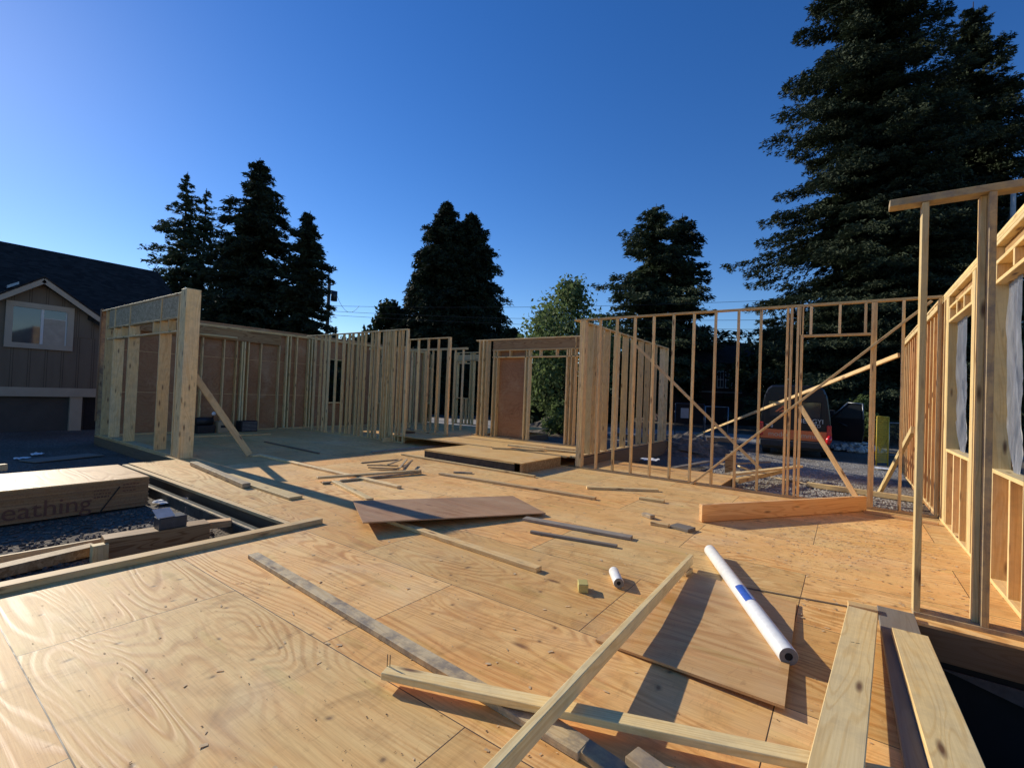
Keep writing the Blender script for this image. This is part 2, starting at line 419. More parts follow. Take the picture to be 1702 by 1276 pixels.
def brace(label, p0, p1, w=.089, t=.038, side=(0, 0, 1), mat=LUM, name='diagonal_brace', group='temporary diagonal braces'):
    o = board(name, p0, p1, w, t, side, mat); return tag(o, label, 'brace', group)
brace('long brace crossing the front of the stud wall from floor to right corner', atY(1147, 806, YF-.03), atY(1549, 500, YF-.03), .038, .038, (0, 1, 0))
brace('brace behind the stud wall sloping left from the right corner down to the gravel', atY(1494, 590, YF+.125), at(1138, 731, GZ), .07, .038)
brace('brace from the inner end wall falling right to a stake in the gravel', atX(1056, 573, -5.12), at(1276, 791, GZ+.02), .075, .038)
brace('short brace from the door stud down onto the long timber lying on the floor', atY(1330, 675, YF-.03), at(1429, 836, .10), .075, .03)
brace('thick plank propping the far right wall from the gravel outside', atY(1517, 714, 11.6), at(1460, 822, GZ), .18, .06, (0, 1, .3), LUMY)

# end wall running away from the front partition, standing on a deep curb
XB = -5.28
W2 = Wall('wall of wide studs running back from the left end of the front partition', 1, XB, .14, 9.80, 16.6, base=.2, top=WH+.02, plates=1)
for u in (984, 990, 1000, 1011.2, 1027.6, 1041.7, 1055, 1067.6, 1079, 1090, 1103, 1109):
    W2.stud(max(9.9, atX(u, 650, XB+.15).y), mat=random.choice((LUM, LUMY, LUM)), d=.17)
board('curb', Vector((XB+.17, 9.8, -.03)), Vector((XB+.17, 16.8, -.03)), .44, .05, Z1, LUMD, W2.root)

# raised entry floor
def box_top(name, lo, hi, mat_top, mat_side, parent):
    d = Vector(hi)-Vector(lo)
    return d
RP = thing('raised_platform', 'raised plywood entry platform with an exposed strand board end', 'platform', (-7, 9, 0))
slab('deck_panel', (-8.28, 8.02, .2), (-5.42, 9.66, .222), PLYB, RP)
slab('deck_panel', (-11.45, 9.672, .2), (-5.30, 11.95, .222), PLYB, RP)
slab('deck_panel', (-11.45, 11.954, .2), (-10.2, 17, .222), PLYB, RP)
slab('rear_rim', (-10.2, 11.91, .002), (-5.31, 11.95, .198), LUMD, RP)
slab('front_rim', (-8.28, 8.03, .002), (-5.62, 8.065, .185), flat('rim_shade_dark', (.06, .05, .042), .9, .4, 6.), RP)  # shadow on the front face put into this near-black colour
slab('lit_edge', (-8.28, 8.012, .186), (-5.62, 8.06, .199), LUMY, RP)  # pale strip added as the lit edge of the deck overhang
slab('end_rim', (-5.47, 8.03, .002), (-5.43, 9.66, .198), OSB, RP)
slab('joist', (-5.60, 9.0, .002), (-5.475, 9.655, .197), LUMD, RP)
slab('left_rim', (-8.28, 8.07, .002), (-8.24, 9.66, .198), LUMD, RP)
slab('left_rim', (-11.45, 9.68, .002), (-11.41, 17, .198), LUM, RP)

# right hand exterior wall with two window openings
XR = 1.182
W3 = Wall('sunlit exterior wall with two window openings draped in plastic', 1, XR, .14, 4.0, 9.99, sgn=1, mat=LUMY, plates=3)
sill_z, head_z = 1.09, 2.94
def jamb(y0, y1, z0=None, z1=None):
    n_ = max(1, round((y1-y0)/.0385))
    for k in range(n_): W3.stud(y0+.019+.0385*k, z0, z1)
def window_unit(ya, yb, cr):
    W3.rail(ya, yb, sill_z, 'window_sill'); 
    W3.rail(ya, yb, head_z+.019, 'header_plate'); W3.rail(ya, yb, head_z+.215, 'header_plate')
    for y in cr:
        W3.stud(y, None, sill_z-.02, name='cripple_stud'); 
    for y in cr: W3.stud(y, head_z+.039, head_z+.195, name='cripple_stud')
    W3.rail(ya+.04, yb-.02, head_z+.315, 'header_beam', h=.16, mat=LVL, d=.07, off=.10)
jamb(9.22, 9.46); jamb(7.50, 7.66)
window_unit(7.66, 9.22, (7.70, 8.14, 8.62, 9.16))
jamb(6.60, 6.76); window_unit(4.6, 6.60, (4.7, 5.13, 5.54, 5.95, 6.56)); jamb(4.42, 4.6)
W3.stud(7.08, mat=LUM); W3.stud(7.3, mat=LUM)
for y in (9.60, 9.75, 9.95): W3.stud(y, mat=LUM)
W3.stud(4.1)
SX = XR+.142
for lo, hi in (((4.0, -.2), (9.99, sill_z-.0)), ((4.0, head_z+.04), (9.99, WH)), ((6.60, sill_z), (7.66, head_z+.04)), ((9.22, sill_z), (9.99, head_z+.04)), ((4.0, sill_z), (4.6, head_z+.04))):
    slab('sheathing', (SX, lo[0], lo[1]), (SX+.012, hi[0], hi[1]), PLYL, W3.root)
def plastic_mat():
    g = G('polyethylene'); o = g.coord()
    n1 = g.noise(g.vmath('MULTIPLY', o, (3, 3, 1.)), 2., 4, .6, 1.)
    col = g.ramp(n1, (.3, (.16, .16, .165)), (.7, (.44, .43, .42)))
    g.bsdf(col, .25, g.bump(n1, .6, .06), .6)
    tr = g.n.new('ShaderNodeBsdfTransparent'); tr.inputs[0].default_value = (.8, .8, .82, 1)
    tl = g.n.new('ShaderNodeBsdfTranslucent'); tl.inputs[0].default_value = (.7, .7, .72, 1)
    m1 = g.n.new('ShaderNodeMixShader'); m1.inputs[0].default_value = .5
    m2 = g.n.new('ShaderNodeMixShader'); g.put(m2.inputs[0], g.ramp(n1, (.3, .30), (.8, .10)))
    g.l.new(g.node.outputs[0], m1.inputs[1]); g.l.new(tl.outputs[0], m1.inputs[2])
    g.l.new(m1.outputs[0], m2.inputs[1]); g.l.new(tr.outputs[0], m2.inputs[2]); g.l.new(m2.outputs[0], g.out.inputs[0])
    return g.m
POLY = plastic_mat()
def drape(label, ya, yb, edge):
    """sheet hung just inside the opening, its trailing edge curving towards the low near corner"""
    vs, fs = [], []; N, Mz = 22, 40
    for i in range(N+1):
        s_ = i/N
        for j in range(Mz+1):
            q = j/Mz
            z = head_z - q*(head_z-sill_z-.025)
            y0 = ya + (yb-ya)*(.0 + 2.0*max(0., q-.45)**1.8)*.9
            yb2 = yb + .03*math.sin(q*11)
            y = y0 + (yb2-y0)*s_
            fold = .035*mnoise.noise(Vector((s_*3, q*2.2, 1)))+.018*mnoise.noise(Vector((s_*9, q*5, 4)))+.01*abs(mnoise.noise(Vector((s_*16+q*9, q*9, 7))))
            vs.append((XR+.10+fold, y, z))
    for i in range(N):
        for j in range(Mz):
            a = i*(Mz+1)+j; fs.append((a, a+1, a+Mz+2, a+Mz+1))
    return tag(pymesh('plastic_sheet', vs, fs, POLY, smooth=True), label, 'plastic sheet', 'plastic sheets over the window openings')
drape('translucent plastic sheet over the farther window opening of the sunlit wall', atX(1585, 640, XR+.1).y, atX(1605.5, 640, XR+.1).y, True)
drape('translucent plastic sheet over the nearer window opening at the right edge', atX(1669, 640, XR+.1).y, atX(1697, 640, XR+.1).y, False)

# the wall beyond the front partition
W4 = Wall('lower sunlit stud wall continuing beyond the right corner', 1, XR, .14, 10.15, 16.2, base=.0, top=3.46, sgn=1, mat=LUM, plates=1)
for k in range(15): W4.stud(10.25+.4064*k, mat=random.choice((LUMO, LUM)))
slab('sheathing', (SX, 10.15, -.25), (SX+.012, 16.2, 3.46), PLYL, W4.root)
board('ledger', Vector((XR-.02, 10.0, 3.30)), Vector((XR-.02, 16.0, 3.30)), .09, .038, Z1, LUMY, W4.root)

# near frame at the right edge of the photo
YN = 5.02
W5 = Wall('nearest bare wall frame at the right edge with three thin studs', 0, YN, .14, .47, 1.18, sgn=1, mat=LUMG, plates=0)
zt = atY(1524, 337, YN).z
tp0 = atY(1479, 335, YN)
board('top_plate', Vector((tp0.x, YN+.07, zt+.03)), Vector((1.18, YN+.07, zt+.03)), .14, .058, Y1, LUMG, W5.root)
W5.stud(.47+.022, None, zt, w=.045, mat=LUMY, d=.12)
sx = atY(1628, 1046, YN).x
W5.stud(sx+.03, None, zt, w=.045, mat=LUMG, d=.09, off=.05)
W5.stud(sx-.012, None, zt, w=.038, mat=LUM, d=.089, off=.12)
W5.stud(1.12, None, zt, mat=LUM)
mp = tag(slab('rim_beam', (.475, 4.905, -.24), (1.7, 4.935, -.002), LUMD), 'dark rim beam edging the floor above the black pit', 'beam')
mv = [Vector((.62, 4.90, -.30)), Vector((1.9, 4.90, -.30)), Vector((1.9, 4.86, -.62))]
tag(prism('pit_light_patch', mv, (0, -.012, 0), PITLIT), 'grey triangle standing in for the patch of light on the pit wall', 'light patch')  # thin grey triangle added in place of light falling into the pit
p0, p1 = at(1600, 1246, -.9), at(1720, 1262, -.9)
tag(board('footing_plank', p0-(p1-p0)*.1, p1+(p1-p0)*2, .12, .06, (0, 1, 0), GREY), 'grey plank low down in the black pit at the bottom right corner', 'plank')

# left wall with the big corner post
YL, XL0, XL1 = 3.98, -17.45, -11.72
W6 = Wall('left stud wall with a wide strand board header ending at a big corner post', 0, YL, .235, XL0, XL1, top=3.56, plates=1, sgn=1)
def lx(u, v=740): return atY(u, v, YL).x
W6.stud(XL0+.03, mat=LUMG); W6.stud(XL0+.5, mat=LUM, w=.045)
for u in (203, 254.6): W6.stud(lx(u)+.03, mat=LUM, w=.045)
W6.stud(lx(284)+.01, mat=LUM, w=.05); W6.stud(lx(288)-.02, mat=LUM, w=.038)
W6.stud(lx(178.8, 725)+.05, mat=LUM, w=.045)
hx0, hx1 = lx(181, 520), XL1-.12
slab('header_beam', (hx0, YL+.02, 3.05), (hx1, YL+.06, 3.52), OSBG, W6.root)
W6.rail(hx0, hx1, 3.02, 'header_plate', d=.14, off=.07); W6.rail(hx0, hx1, 2.72, 'header_plate', d=.14, off=.07)
for u in (203, 216, 254.6, 280): W6.stud(lx(u, 520)+.03, 2.74, 3.0, name='cripple_stud', d=.14, off=.07)
board('corner_post', Vector((-11.56, YL+.13, .0)), Vector((-11.56, YL+.13, 3.62)), .28, .28, Y1, LUM, W6.root, bev=.006)
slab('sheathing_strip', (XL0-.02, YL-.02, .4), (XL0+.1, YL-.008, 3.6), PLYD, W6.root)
brace('brace leaning on the big corner post with its foot on the shaded floor', atY(313, 614, YL+.30)+Vector((.12, 0, 0)), at(415, 756, .03), .14, .038, (0, 1, .4), LUM)

# back left wall, sheathed outside
XK = -17.0
def ky(u, v): return atX(u, v, XK).y
W7 = Wall('dark sheathed back wall of the shaded left room', 1, XK, .14, 4.25, 16.6, sgn=-1, plates=2, top=3.52)
for u in (330.6, 366.6, 387.7, 407.5, 428.6, 459, 488): W7.stud(ky(u, 714))
for u in (397, 401, 472, 477, 508, 513): W7.stud(ky(u, 713), mat=LUMY, w=.05)
for y in (10.4, 11.9, 12.3, 13.6, 14.0, 15.1, 15.6, 16.4): W7.stud(y)
for z_ in (1.24, 2.46): slab('panel_joint', (XK-.1415, 4.3, z_), (XK-.139, 10.9, z_+.012), LUM, W7.root)
W7.rail(4.3, 9.0, 3.25, 'header_beam', h=.36, d=.09, mat=LVL, off=.03)
wins = []
for (ua, va, ub, vb, z0, z1) in ((546.5, 630, 571, 630, 0, 0), (628, 630, 640, 630, 0, 0), (704, 640, 716.5, 640, 0, 0)):
    y0, y1 = ky(ua, va), ky(ub, vb); zt_ = atX(ub, 592 if ub < 600 else 596, XK).z; zb_ = atX(ub, 673, XK).z
    wins.append((y0, y1, min(zb_, 1.2), min(zt_, 2.9)))
wins = [(a, b, .95, 2.75) for a, b, _, _ in wins]
edges = [4.25] + [e for w in wins for e in (w[0], w[1])] + [16.6]
for k in range(0, len(edges), 2):
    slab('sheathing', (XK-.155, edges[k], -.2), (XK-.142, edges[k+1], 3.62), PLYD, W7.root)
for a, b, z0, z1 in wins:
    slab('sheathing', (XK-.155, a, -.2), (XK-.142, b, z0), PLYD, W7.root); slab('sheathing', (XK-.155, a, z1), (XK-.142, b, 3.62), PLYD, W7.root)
    W7.rail(a, b, z0+.02, 'window_sill', mat=LUMY); W7.rail(a, b, z1-.02, 'window_header', mat=LUMY)
    W7.stud(a-.02, mat=LUM); W7.stud(b+.02, mat=LUM)
b0, b1 = atX(331, 555, XK+.05), atX(394, 561.5, XK+.05)
board('blocking', b0, b1, .09, .06, X1, LUMY, W7.root)

# open partition in the middle
W8 = Wall('open partition of closely spaced studs between the shaded room and the hall', 0, YF, .089, -16.5, -10.95, plates=1, top=3.50)
xs = -16.35
for u in (517, 527, 534, 540, 552, 564, 573, 579, 588, 594, 600, 611, 617, 622, 631, 640, 647): W8.stud(atY(u, 700, YF).x, mat=random.choice((LUM, LUMY, LUM)))
for x in (-11.95, -11.7, -11.55, -11.35, -11.2, -11.0): W8.stud(x)
W8.stud(-10.97, mat=LUMY)
slab('blocking', (-12.9, YF+.09, 2.9), (-11.0, YF+.13, 2.98), LUM, W8.root)

W9 = Wall('short open partition standing further back on the raised floor', 0, 11.0, .089, -12.4, -10.40, base=.222, top=3.38, plates=1)
for k in range(5): W9.stud(-12.35+.47*k, mat=random.choice((LUM, LUMY)))
W9.stud(-10.42, mat=LUM)
W9b = Wall('second row of studs behind the short partition, deep in the hall', 0, 13.2, .089, -15.9, -11.6, base=.0, top=3.3, plates=2)
for k in range(11): W9b.stud(-15.8+.40*k)
board('hall_curb', Vector((-11.47, 9.35, .07)), Vector((-11.47, 9.66, .07)), .14, .038, Z1, LUM).name = 'floor_edge_board'
tag(bpy.data.objects['floor_edge_board'], 'short edge board at the foot of the middle partition', 'board')

# back wall with the doorway, at the far side of the platform
YD = 11.8
W10 = Wall('back wall with an open doorway and a plywood panel beside it', 0, YD, .14, -9.98, -5.45, base=.222, plates=1, top=3.36)
def dx(u, v=700): return atY(u, v, YD).x
for u in (791, 797, 803): W10.stud(dx(u, 720)+.03, mat=LUMY if u == 797 else LUM, w=.05, d=.19)
for u in (815, 821): W10.stud(dx(u)+.03, mat=LUMY, z1=2.98)
for u in (868, 874): W10.stud(dx(u)+.03, mat=LUMY, z1=2.98, w=.05)
for u in (937, 944): W10.stud(dx(u)+.03, mat=LUM, z1=2.98, w=.045)
W10.stud(dx(952)); 
hb0, hb1 = dx(819, 580), -5.5
slab('header_beam', (hb0, YD+.02, 3.02), (hb1, YD+.11, 3.31), LVL, W10.root)
W10.rail(hb0, hb1, 2.999, 'header_plate'); W10.rail(hb0, hb1, 2.78, 'header_plate')
for u in (846, 872, 896, 923, 945): W10.stud(dx(u, 587)+.03, 2.80, 2.98, name='cripple_stud')
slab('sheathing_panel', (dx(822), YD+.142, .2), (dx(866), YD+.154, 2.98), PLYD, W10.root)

W11 = Wall('narrow end wall with a window opening at the back of the hall', 0, 15.2, .14, -14.05, -12.4, base=.222, plates=1, top=3.34)
def ex(u, v=650): return atY(u, v, 15.2).x
for u in (752, 757, 779, 784): W11.stud(ex(u)+.03, mat=LUMY)
W11.rail(ex(756), ex(782), 1.35, 'window_sill'); W11.rail(ex(756), ex(782), 2.86, 'window_header'); W11.rail(-14, -12.45, 2.98, 'header_plate')
W11.rail(-14, -12.45, 3.12, 'header_beam', h=.22, d=.09)
for u in (768, 774): W11.stud(ex(u), None, 1.33, name='cripple_stud')
for u in (762, 770): W11.stud(ex(u), 2.88, 2.96, name='cripple_stud')
# ------------------------------------------------------------------ loose lumber on the floor
PLG = 'loose boards lying on the plywood floor'
def plank(label, a, b, w=.089, t=.038, za=None, zb=None, mat=LUM, name='plank', group=PLG, edge=False, cat='plank', ext=(0, 0)):
    """a, b: photo points on the centre line of the top face; za/zb its height"""
    h = w if edge else t
    za = h+.002 if za is None else za; zb = za if zb is None else zb
    p0, p1 = at(*a, za), at(*b, zb); d = (p1-p0)
    p0 = p0-d*ext[0]; p1 = p1+d*ext[1]
    dz = Vector((0, 0, h/2))
    side = Z1 if edge else (p1-p0).cross(Z1)
    o = board(name, p0-dz, p1-dz, w, t, side, mat); return tag(o, label, cat, group)
plank('long mud stained grey board running under the crossed lumber in the foreground', (421, 919), (760, 1118), .095, .04, mat=LUMG, ext=(0, .30))
plank('two by four with two bent nails at its end, crossing under the raised board', (640, 1110), (1130, 1212), .092, .040, .085, .100, mat=LUMY, ext=(0, .85))
for k, (u, v) in enumerate(((643.5, 1106), (648, 1107))):
    p = at(u, v, .085); tag(tube('bent_nail', [p-Vector((0, 0, .02)), p+Vector((0, 0, .035)), p+Vector((-.005, .004, .062))], .0022, TOOL, seg=6),
        ('left' if k == 0 else 'right') + ' of the two nails standing in the end of the crossed two by four', 'nail', 'nails in the two by four')
plank('raised two by four on edge slanting up the foreground towards the white pipe', (1148, 922), (843, 1243), .092, .042, .135, .225, mat=LUMY, edge=True, ext=(.01, .4))
w0 = at(1141, 945, .04); tag(board('wedge', w0+Vector((-.02, -.10, -.02)), w0+Vector((.0, .07, -.02)), .09, .038, X1, LUMY), 'little wood wedge under the far end of the raised two by four', 'block')
plank('mud splashed offcut at the bottom edge under the crossed lumber', (925, 1205), (1010, 1262), .10, .038, .04, .04, mat=LUMG, ext=(.1, .3))
plank('weathered pale board end poking in at the bottom edge of the photo', (1050, 1247), (1110, 1290), .10, .038, .085, .085, mat=LUMG, ext=(0, .6))
wide_ = plank('wide pale green board with pencil marks lying beside the white pipe', (1434, 1012), (1392, 1256), .185, .038, .13, .17, mat=LUMY, ext=(0, .45))
def mark(par, u0, v0, u1, v1, z, w=.004):
    a, b = at(u0, v0, z), at(u1, v1, z); board('pencil_mark', a, b, w, .0012, (b-a).cross(Z1), STRAP, par, 0)
for (u0, v0, u1, v1) in ((1414, 1066, 1420, 1067), (1423, 1068, 1429, 1069), (1408, 1085.5, 1412, 1086), (1415, 1087, 1419, 1088), (1423, 1089, 1428, 1090), (1411, 1102, 1416, 1106), (1416, 1106, 1418, 1104), (1408, 1114, 1420, 1117), (1408, 1116, 1420, 1119)):
    mark(wide_, u0, v0, u1, v1, .1445)
q = at(1432, 1012, .045); tag(board('support_block', q+Vector((-.09, .02, -.01)), q+Vector((.10, .03, -.01)), .09, .07, Y1, LUM), 'offcut holding up the far end of the wide board with pencil marks', 'block')
plank('mottled grey board along the edge of the black pit, under a yellow plank', (1488, 1012), (1560, 1290), .235, .038, mat=GREY, ext=(0, .3))
plank('yellow wide plank lying on the grey board at the edge of the pit', (1512, 1049), (1600, 1290), .20, .05, .095, .095, mat=LUMY, ext=(0, .3))
plank('dusty two by four passing under the dark plywood sheet towards the camera', (611, 862-12), (896, 942), .095, .042, mat=LUM, ext=(0, 0))
plank('short pale board end showing behind the dark plywood sheet', (556, 798), (616, 828), .10, .042, mat=LUMY)
# dark plywood sheet propped on the two by four
c = [at(587, 832, .10), at(852.5, 823.5, .05), at(907, 852, .045), at(603.4, 867.6, .14)]
pw = prism('plywood_sheet', c, (0, 0, -.014), PLYR); tag(pw, 'dark reddish plywood sheet tilted over a two by four in the middle of the floor', 'plywood sheet')
plank('thin dark strip next to the plywood sheet, the nearer of two grey ones', (882, 881), (1026, 905), .05, .03, mat=GREY)
plank('grey board next to the plywood sheet, the wider of two grey ones', (872, 859), (1050, 891), .12, .035, mat=GREY)
plank('two by four lying between the plywood sheet and the entry platform', (731, 785), (990, 826), .09, .04, mat=LUM)
plank('offcut touching the left end of the two by four near the platform', (754, 783), (785, 784.5), .07, .03, mat=LUMG)
plank('long straight two by four laid against the foot of the platform', (668, 753.5), (889, 790), .07, .04, mat=LUMY)
plank('slim board lying alone in front of the branch of wide studs', (975, 808), (1094, 812.5), .085, .04, mat=LUMY)
plank('short board lying alone on the sawdust behind the long edge timber', (1063, 825.5), (1104, 831.5), .10, .036, mat=LUMY)
plank('flat board crossing on top of another beside the heap of thin frames', (527, 792), (699, 780), .09, .038, .085, .085, mat=LUM)
plank('board with a square end pointing at the dark plywood sheet', (497, 769), (664, 807), .10, .042, mat=LUM, ext=(.55, 0))
plank('thin lath under the crossing board near the heap of thin frames', (566, 797), (700, 783.5), .05, .03, .04, .04, mat=LUMG)
plank('tiny dark offcut left of the crossing boards', (536, 800.5), (549, 800), .09, .035, mat=LUMG)
plank('curved muddy board beginning at the corner post', (325, 768), (410, 803), .12, .07, .08, .08, mat=LUMG, ext=(.05, .0))
plank('flat wide board ending in front of the stair opening corner', (405, 797), (492, 825), .20, .038, mat=LUMY, ext=(.4, 0))
plank('board in the shade running along the back wall', (320, 724), (450, 720), .12, .04, mat=LUM)
plank('short board in the shade at the foot of the leaning brace', (418, 756), (432, 755), .14, .04, mat=LUM)
plank('long board half in shade right of the leaning brace', (446, 757), (500, 770), .10, .04, .042, .042, mat=LUM, ext=(.0, -.02))
plank('lath lying in the shade in front of the middle partition', (440, 733), (530, 752), .05, .03, mat=LUMD)
plank('grey plank lying across the hall beside the platform', (618, 750), (747, 738), .10, .04, mat=GREY)
plank('white topped board on the platform in front of the doorway', (845, 738.5), (950, 749), .14, .035, .30, .27, mat=LUMY, ext=(0, .2))
plank('thin board on the platform pointing left', (818, 743), (905, 747.5), .06, .035, .262, .262, mat=LUM)
plank('third board on the platform, half hidden by the post of wide studs', (905, 741), (955, 746), .10, .03, .26, .26, mat=LUM, ext=(0, .2))

# heap of thin frames
for k, (a, b, lab) in enumerate((((600, 768), (662, 762.5), 'back'), ((612, 776), (664, 778), 'front'), ((664, 777), (676, 762.5), 'right hand'), ((610, 772), (662, 773), 'middle'), ((645, 771), (668, 762.5), 'inner slanting'), ((671, 776), (685, 764), 'outer slanting'))):
    plank('%s lath of the small heap of thin dark frames' % lab, a, b, .045, .02, .025+.018*k, .025+.018*k, mat=LUMD if k % 2 else LUMG, name='lath', cat='lath', group='laths heaped in the middle of the floor')
# long edge timber with its shadow
t0, t1 = at(1164, 867.5, 0), at(1437, 849, 0)
tag(board('edge_timber', Vector((t0.x, t0.y, .125)), Vector((t1.x, t1.y, .125)), .235, .062, Z1, LUMO), 'big orange timber standing on edge from the door jamb into the room', 'timber')
plank('sunlit strip along the floor right of the orange timber', (1437, 848), (1560, 869), .10, .03, mat=LUMO, name='floor_strip')
for lab, a, b, w, t, m in (('smallest wood block near the orange timber', (1070, 851), (1085, 856), .09, .05, LUMG), ('middle wood block near the orange timber, lying left', (1082, 866), (1112, 871), .09, .038, LUM),
                     ('largest wood block near the orange timber, greyish and square', (1120, 870), (1150, 878), .19, .04, GREY), ('green tinted wood block next to the short white roll', (961, 966), (977, 967), .12, .07, YGRN)):
    plank(lab, a, b, w, t, mat=m, name='wood_block', cat='wood block', group='small wood blocks on the floor')
# short roll and long pipe
def pipe(label, a, b, r, name, cat, inner, za=None, zb=None, lab=False):
    p0 = at(*a, r if za is None else za); p1 = at(*b, r if zb is None else zb); L = (p1-p0).length
    root = thing(name, label, cat, (p0+p1)/2)
    x = (p1-p0).normalized(); y = x.cross(Z1).normalized(); z = x.cross(y)
    M = Matrix((x, y, z)).transposed().to_4x4(); M.translation = p0
    seg = 28; vs, fs = [], []
    prof = [(.0, r*.93), (.004, r), (L-.004, r), (L, r*.96)]
    for s_, q in prof:
        for k in range(seg): th = 2*math.pi*k/seg; vs.append((s_, q*math.cos(th), q*math.sin(th)))
    for i in range(3):
        for k in range(seg): fs.append((i*seg+k, i*seg+(k+1) % seg, (i+1)*seg+(k+1) % seg, (i+1)*seg+k))
    pymesh('tube_wall', vs, fs, PIPEW, root, M, smooth=True)
    for nm, mt, s0, ra, rb in (('end_ring', PIPEG, L, r*.96, r*inner), ('bore', HOLE, L-.002, r*inner, 0), ('end_ring', PIPEG, 0, r*.93, r*inner), ('bore', HOLE, .002, r*inner, 0)):
        vs = [(s0, ra*math.cos(2*math.pi*k/seg), ra*math.sin(2*math.pi*k/seg)) for k in range(seg)]
        if rb:
            vs += [(s0, rb*math.cos(2*math.pi*k/seg), rb*math.sin(2*math.pi*k/seg)) for k in range(seg)]
            fs = [(k, (k+1) % seg, seg+(k+1) % seg, seg+k) for k in range(seg)]
        else: fs = [tuple(range(seg))]
        pymesh(nm, vs, fs, mt, root, M)
    if lab:
        for nm, s0, s1, t0, t1, mt in (('label', L*.52, L*.66, 3.5, 5.6, LBLUE), ('label_panel', L*.53, L*.655, 4.15, 4.62, BLUE2)):
            rr = r+.0012 if nm == 'label' else r+.002; vs = []; K = 10
            for s_ in (s0, s1):
                for k in range(K+1): th = t0+(t1-t0)*k/K; vs.append((s_, rr*math.cos(th), rr*math.sin(th)))
            fs = [(k, k+1, K+2+k, K+1+k) for k in range(K)]
            pymesh(nm, vs, fs, mt, root, M)
    return root
pipe('long white pipe with a blue label lying over the plywood offcut', (1180, 914), (1311, 1091), .058, 'pipe', 'pipe', .42, .06, .075, True)
pipe('short white roll with a dark bore standing out on the floor', (1020, 949), (1028.5, 969), .045, 'paper_roll', 'roll', .4)
# plywood cover by the pipe
c = [at(990, 1062, .02), at(1155, 953, .02), at(1324, 1001, .02), at(1304, 1173, .05)]
tag(prism('plywood_offcut', c, (0, 0, -.016), PLY), 'square plywood offcut under the white pipe', 'plywood sheet')
g0, g1 = at(1238, 976, .004), at(1408, 1007, .004)
tag(board('floor_gap', g0, g1, .03, .004, Y1, LUMD), 'dark gap strip in the floor beyond the square plywood offcut', 'gap strip')

# edge plates around the left opening
def plate(label, p0, p1, w=.14, t=.04, mat=LUM, z=0.): return tag(board('sill_plate', Vector((*p0, z+t/2)), Vector((*p1, z+t/2)), w, t, Z1.cross(Vector((p1[0]-p0[0], p1[1]-p0[1], 0))), mat), label, 'sill plate', 'sill plates round the floor opening')
plate('near sill plate along the front edge of the floor opening', (-5.24, -1.5), (-5.20, 3.34), .13, .055, LUM)
plate('long sill plate along the far edge of the floor opening', (-11.3, 3.05), (-5.3, 3.10), .09, .045, LUM, -.05)
fw_ = thing('foundation_wall', 'low dark foundation wall with a pale top edge inside the floor opening', 'wall', (-8, 2.88, GZ))
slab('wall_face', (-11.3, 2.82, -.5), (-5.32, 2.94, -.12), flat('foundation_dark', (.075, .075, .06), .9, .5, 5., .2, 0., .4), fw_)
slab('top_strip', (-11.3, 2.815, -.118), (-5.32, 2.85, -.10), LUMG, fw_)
# sheathing stack
ST0, zt = (-8.62, -1.2), .20
SK = thing('sheathing_stack', 'bundle of plywood sheathing with printed lettering, lying in the floor opening', 'lumber stack', (-9.3, 1, GZ))
NL = 22
xa = at(249, 791, zt).x
for k in range(NL):
    h = (zt-GZ-.03)/NL
    jx, jy = random.uniform(-.006, .006), random.uniform(-.008, .008)
    slab('sheet', (xa-1.46+jx, -1.0+jy, GZ+.03+h*k+.0008), (xa+jx, 2.60+jy, GZ+.03+h*(k+1)-.0008), PLY if k == NL-1 else EDGE, SK)
def on_face(y, z, off=.009): return Matrix(((0, 0, 1, xa+off), (1, 0, 0, y), (0, 1, 0, z), (0, 0, 0, 1)))
pe = atX(6, 866, xa)
text_mesh('lettering', 'sheathing', .30, INK, SK, on_face(pe.y-.30, pe.z), .0006)
rp = random.Random(3)
for u_, v_ in ((156, 817), (204, 806)):
    pb = atX(u_, v_, xa)
    for k in range(3):
        y = pb.y
        while y < pb.y+.16:
            L = rp.uniform(.012, .035)
            slab('small_print', (xa+.009, y, pb.z-.045*k), (xa+.010, y+L, pb.z-.045*k+.016), INK, SK); y += L+.012
s0, s1 = atX(199, 808, xa), atX(160, 858, xa)
board('strap', s0+Vector((.012, 0, 0)), s1+Vector((.012, 0, 0)), .016, .003, Y1, STRAP, SK)
# beams in the opening
bz = -.02
BMG = 'timbers lying in the floor opening'
b0, b1 = at(172, 893, bz), at(346, 866, bz)
wv = Vector((-1, 0, 0))
tag(board('beam', Vector((b0.x-.02, b0.y, bz-.12)), Vector((b1.x-.02, b1.y, bz-.12)), .24, .22, Z1, LVL), 'thick laminated beam carrying the metal box in the floor opening', 'beam', BMG)
b0, b1 = at(330, 868, -.08), at(384, 862, -.08)
tag(board('beam', b0-Z1*.04, b1-Z1*.04, .14, .08, X1, LUMO), 'short orange timber showing beyond the thick laminated beam', 'beam', BMG)
b0, b1 = at(0, 938, -.13), at(158, 902, -.13)
d = b1-b0
tag(board('joist_piece', b0-d-Z1*.06, b1-Z1*.06, .16, .10, X1, OSB), 'strand board topped joist at the left edge, in front of the sheathing bundle', 'joist', BMG)
b0, b1 = at(0, 923, -.10), at(172, 893, -.10); d = b1-b0
tag(board('joist_piece', b0-d-Z1*.08+Vector((-.1, 0, 0)), b1-Z1*.08+Vector((-.1, 0, 0)), .04, .10, X1, LUM), 'thin rail behind the strand board topped joist at the left edge', 'joist', BMG)
b0 = at(165, 920, -.16)
tag(board('post_stub', Vector((b0.x, b0.y, GZ)), Vector((b0.x, b0.y, -.06)), .10, .13, X1, LUMY), 'short upright stub at the end of the thick laminated beam', 'post', BMG)
b0, b1 = at(0, 777, -.05), at(10, 776, -.05); d = b1-b0
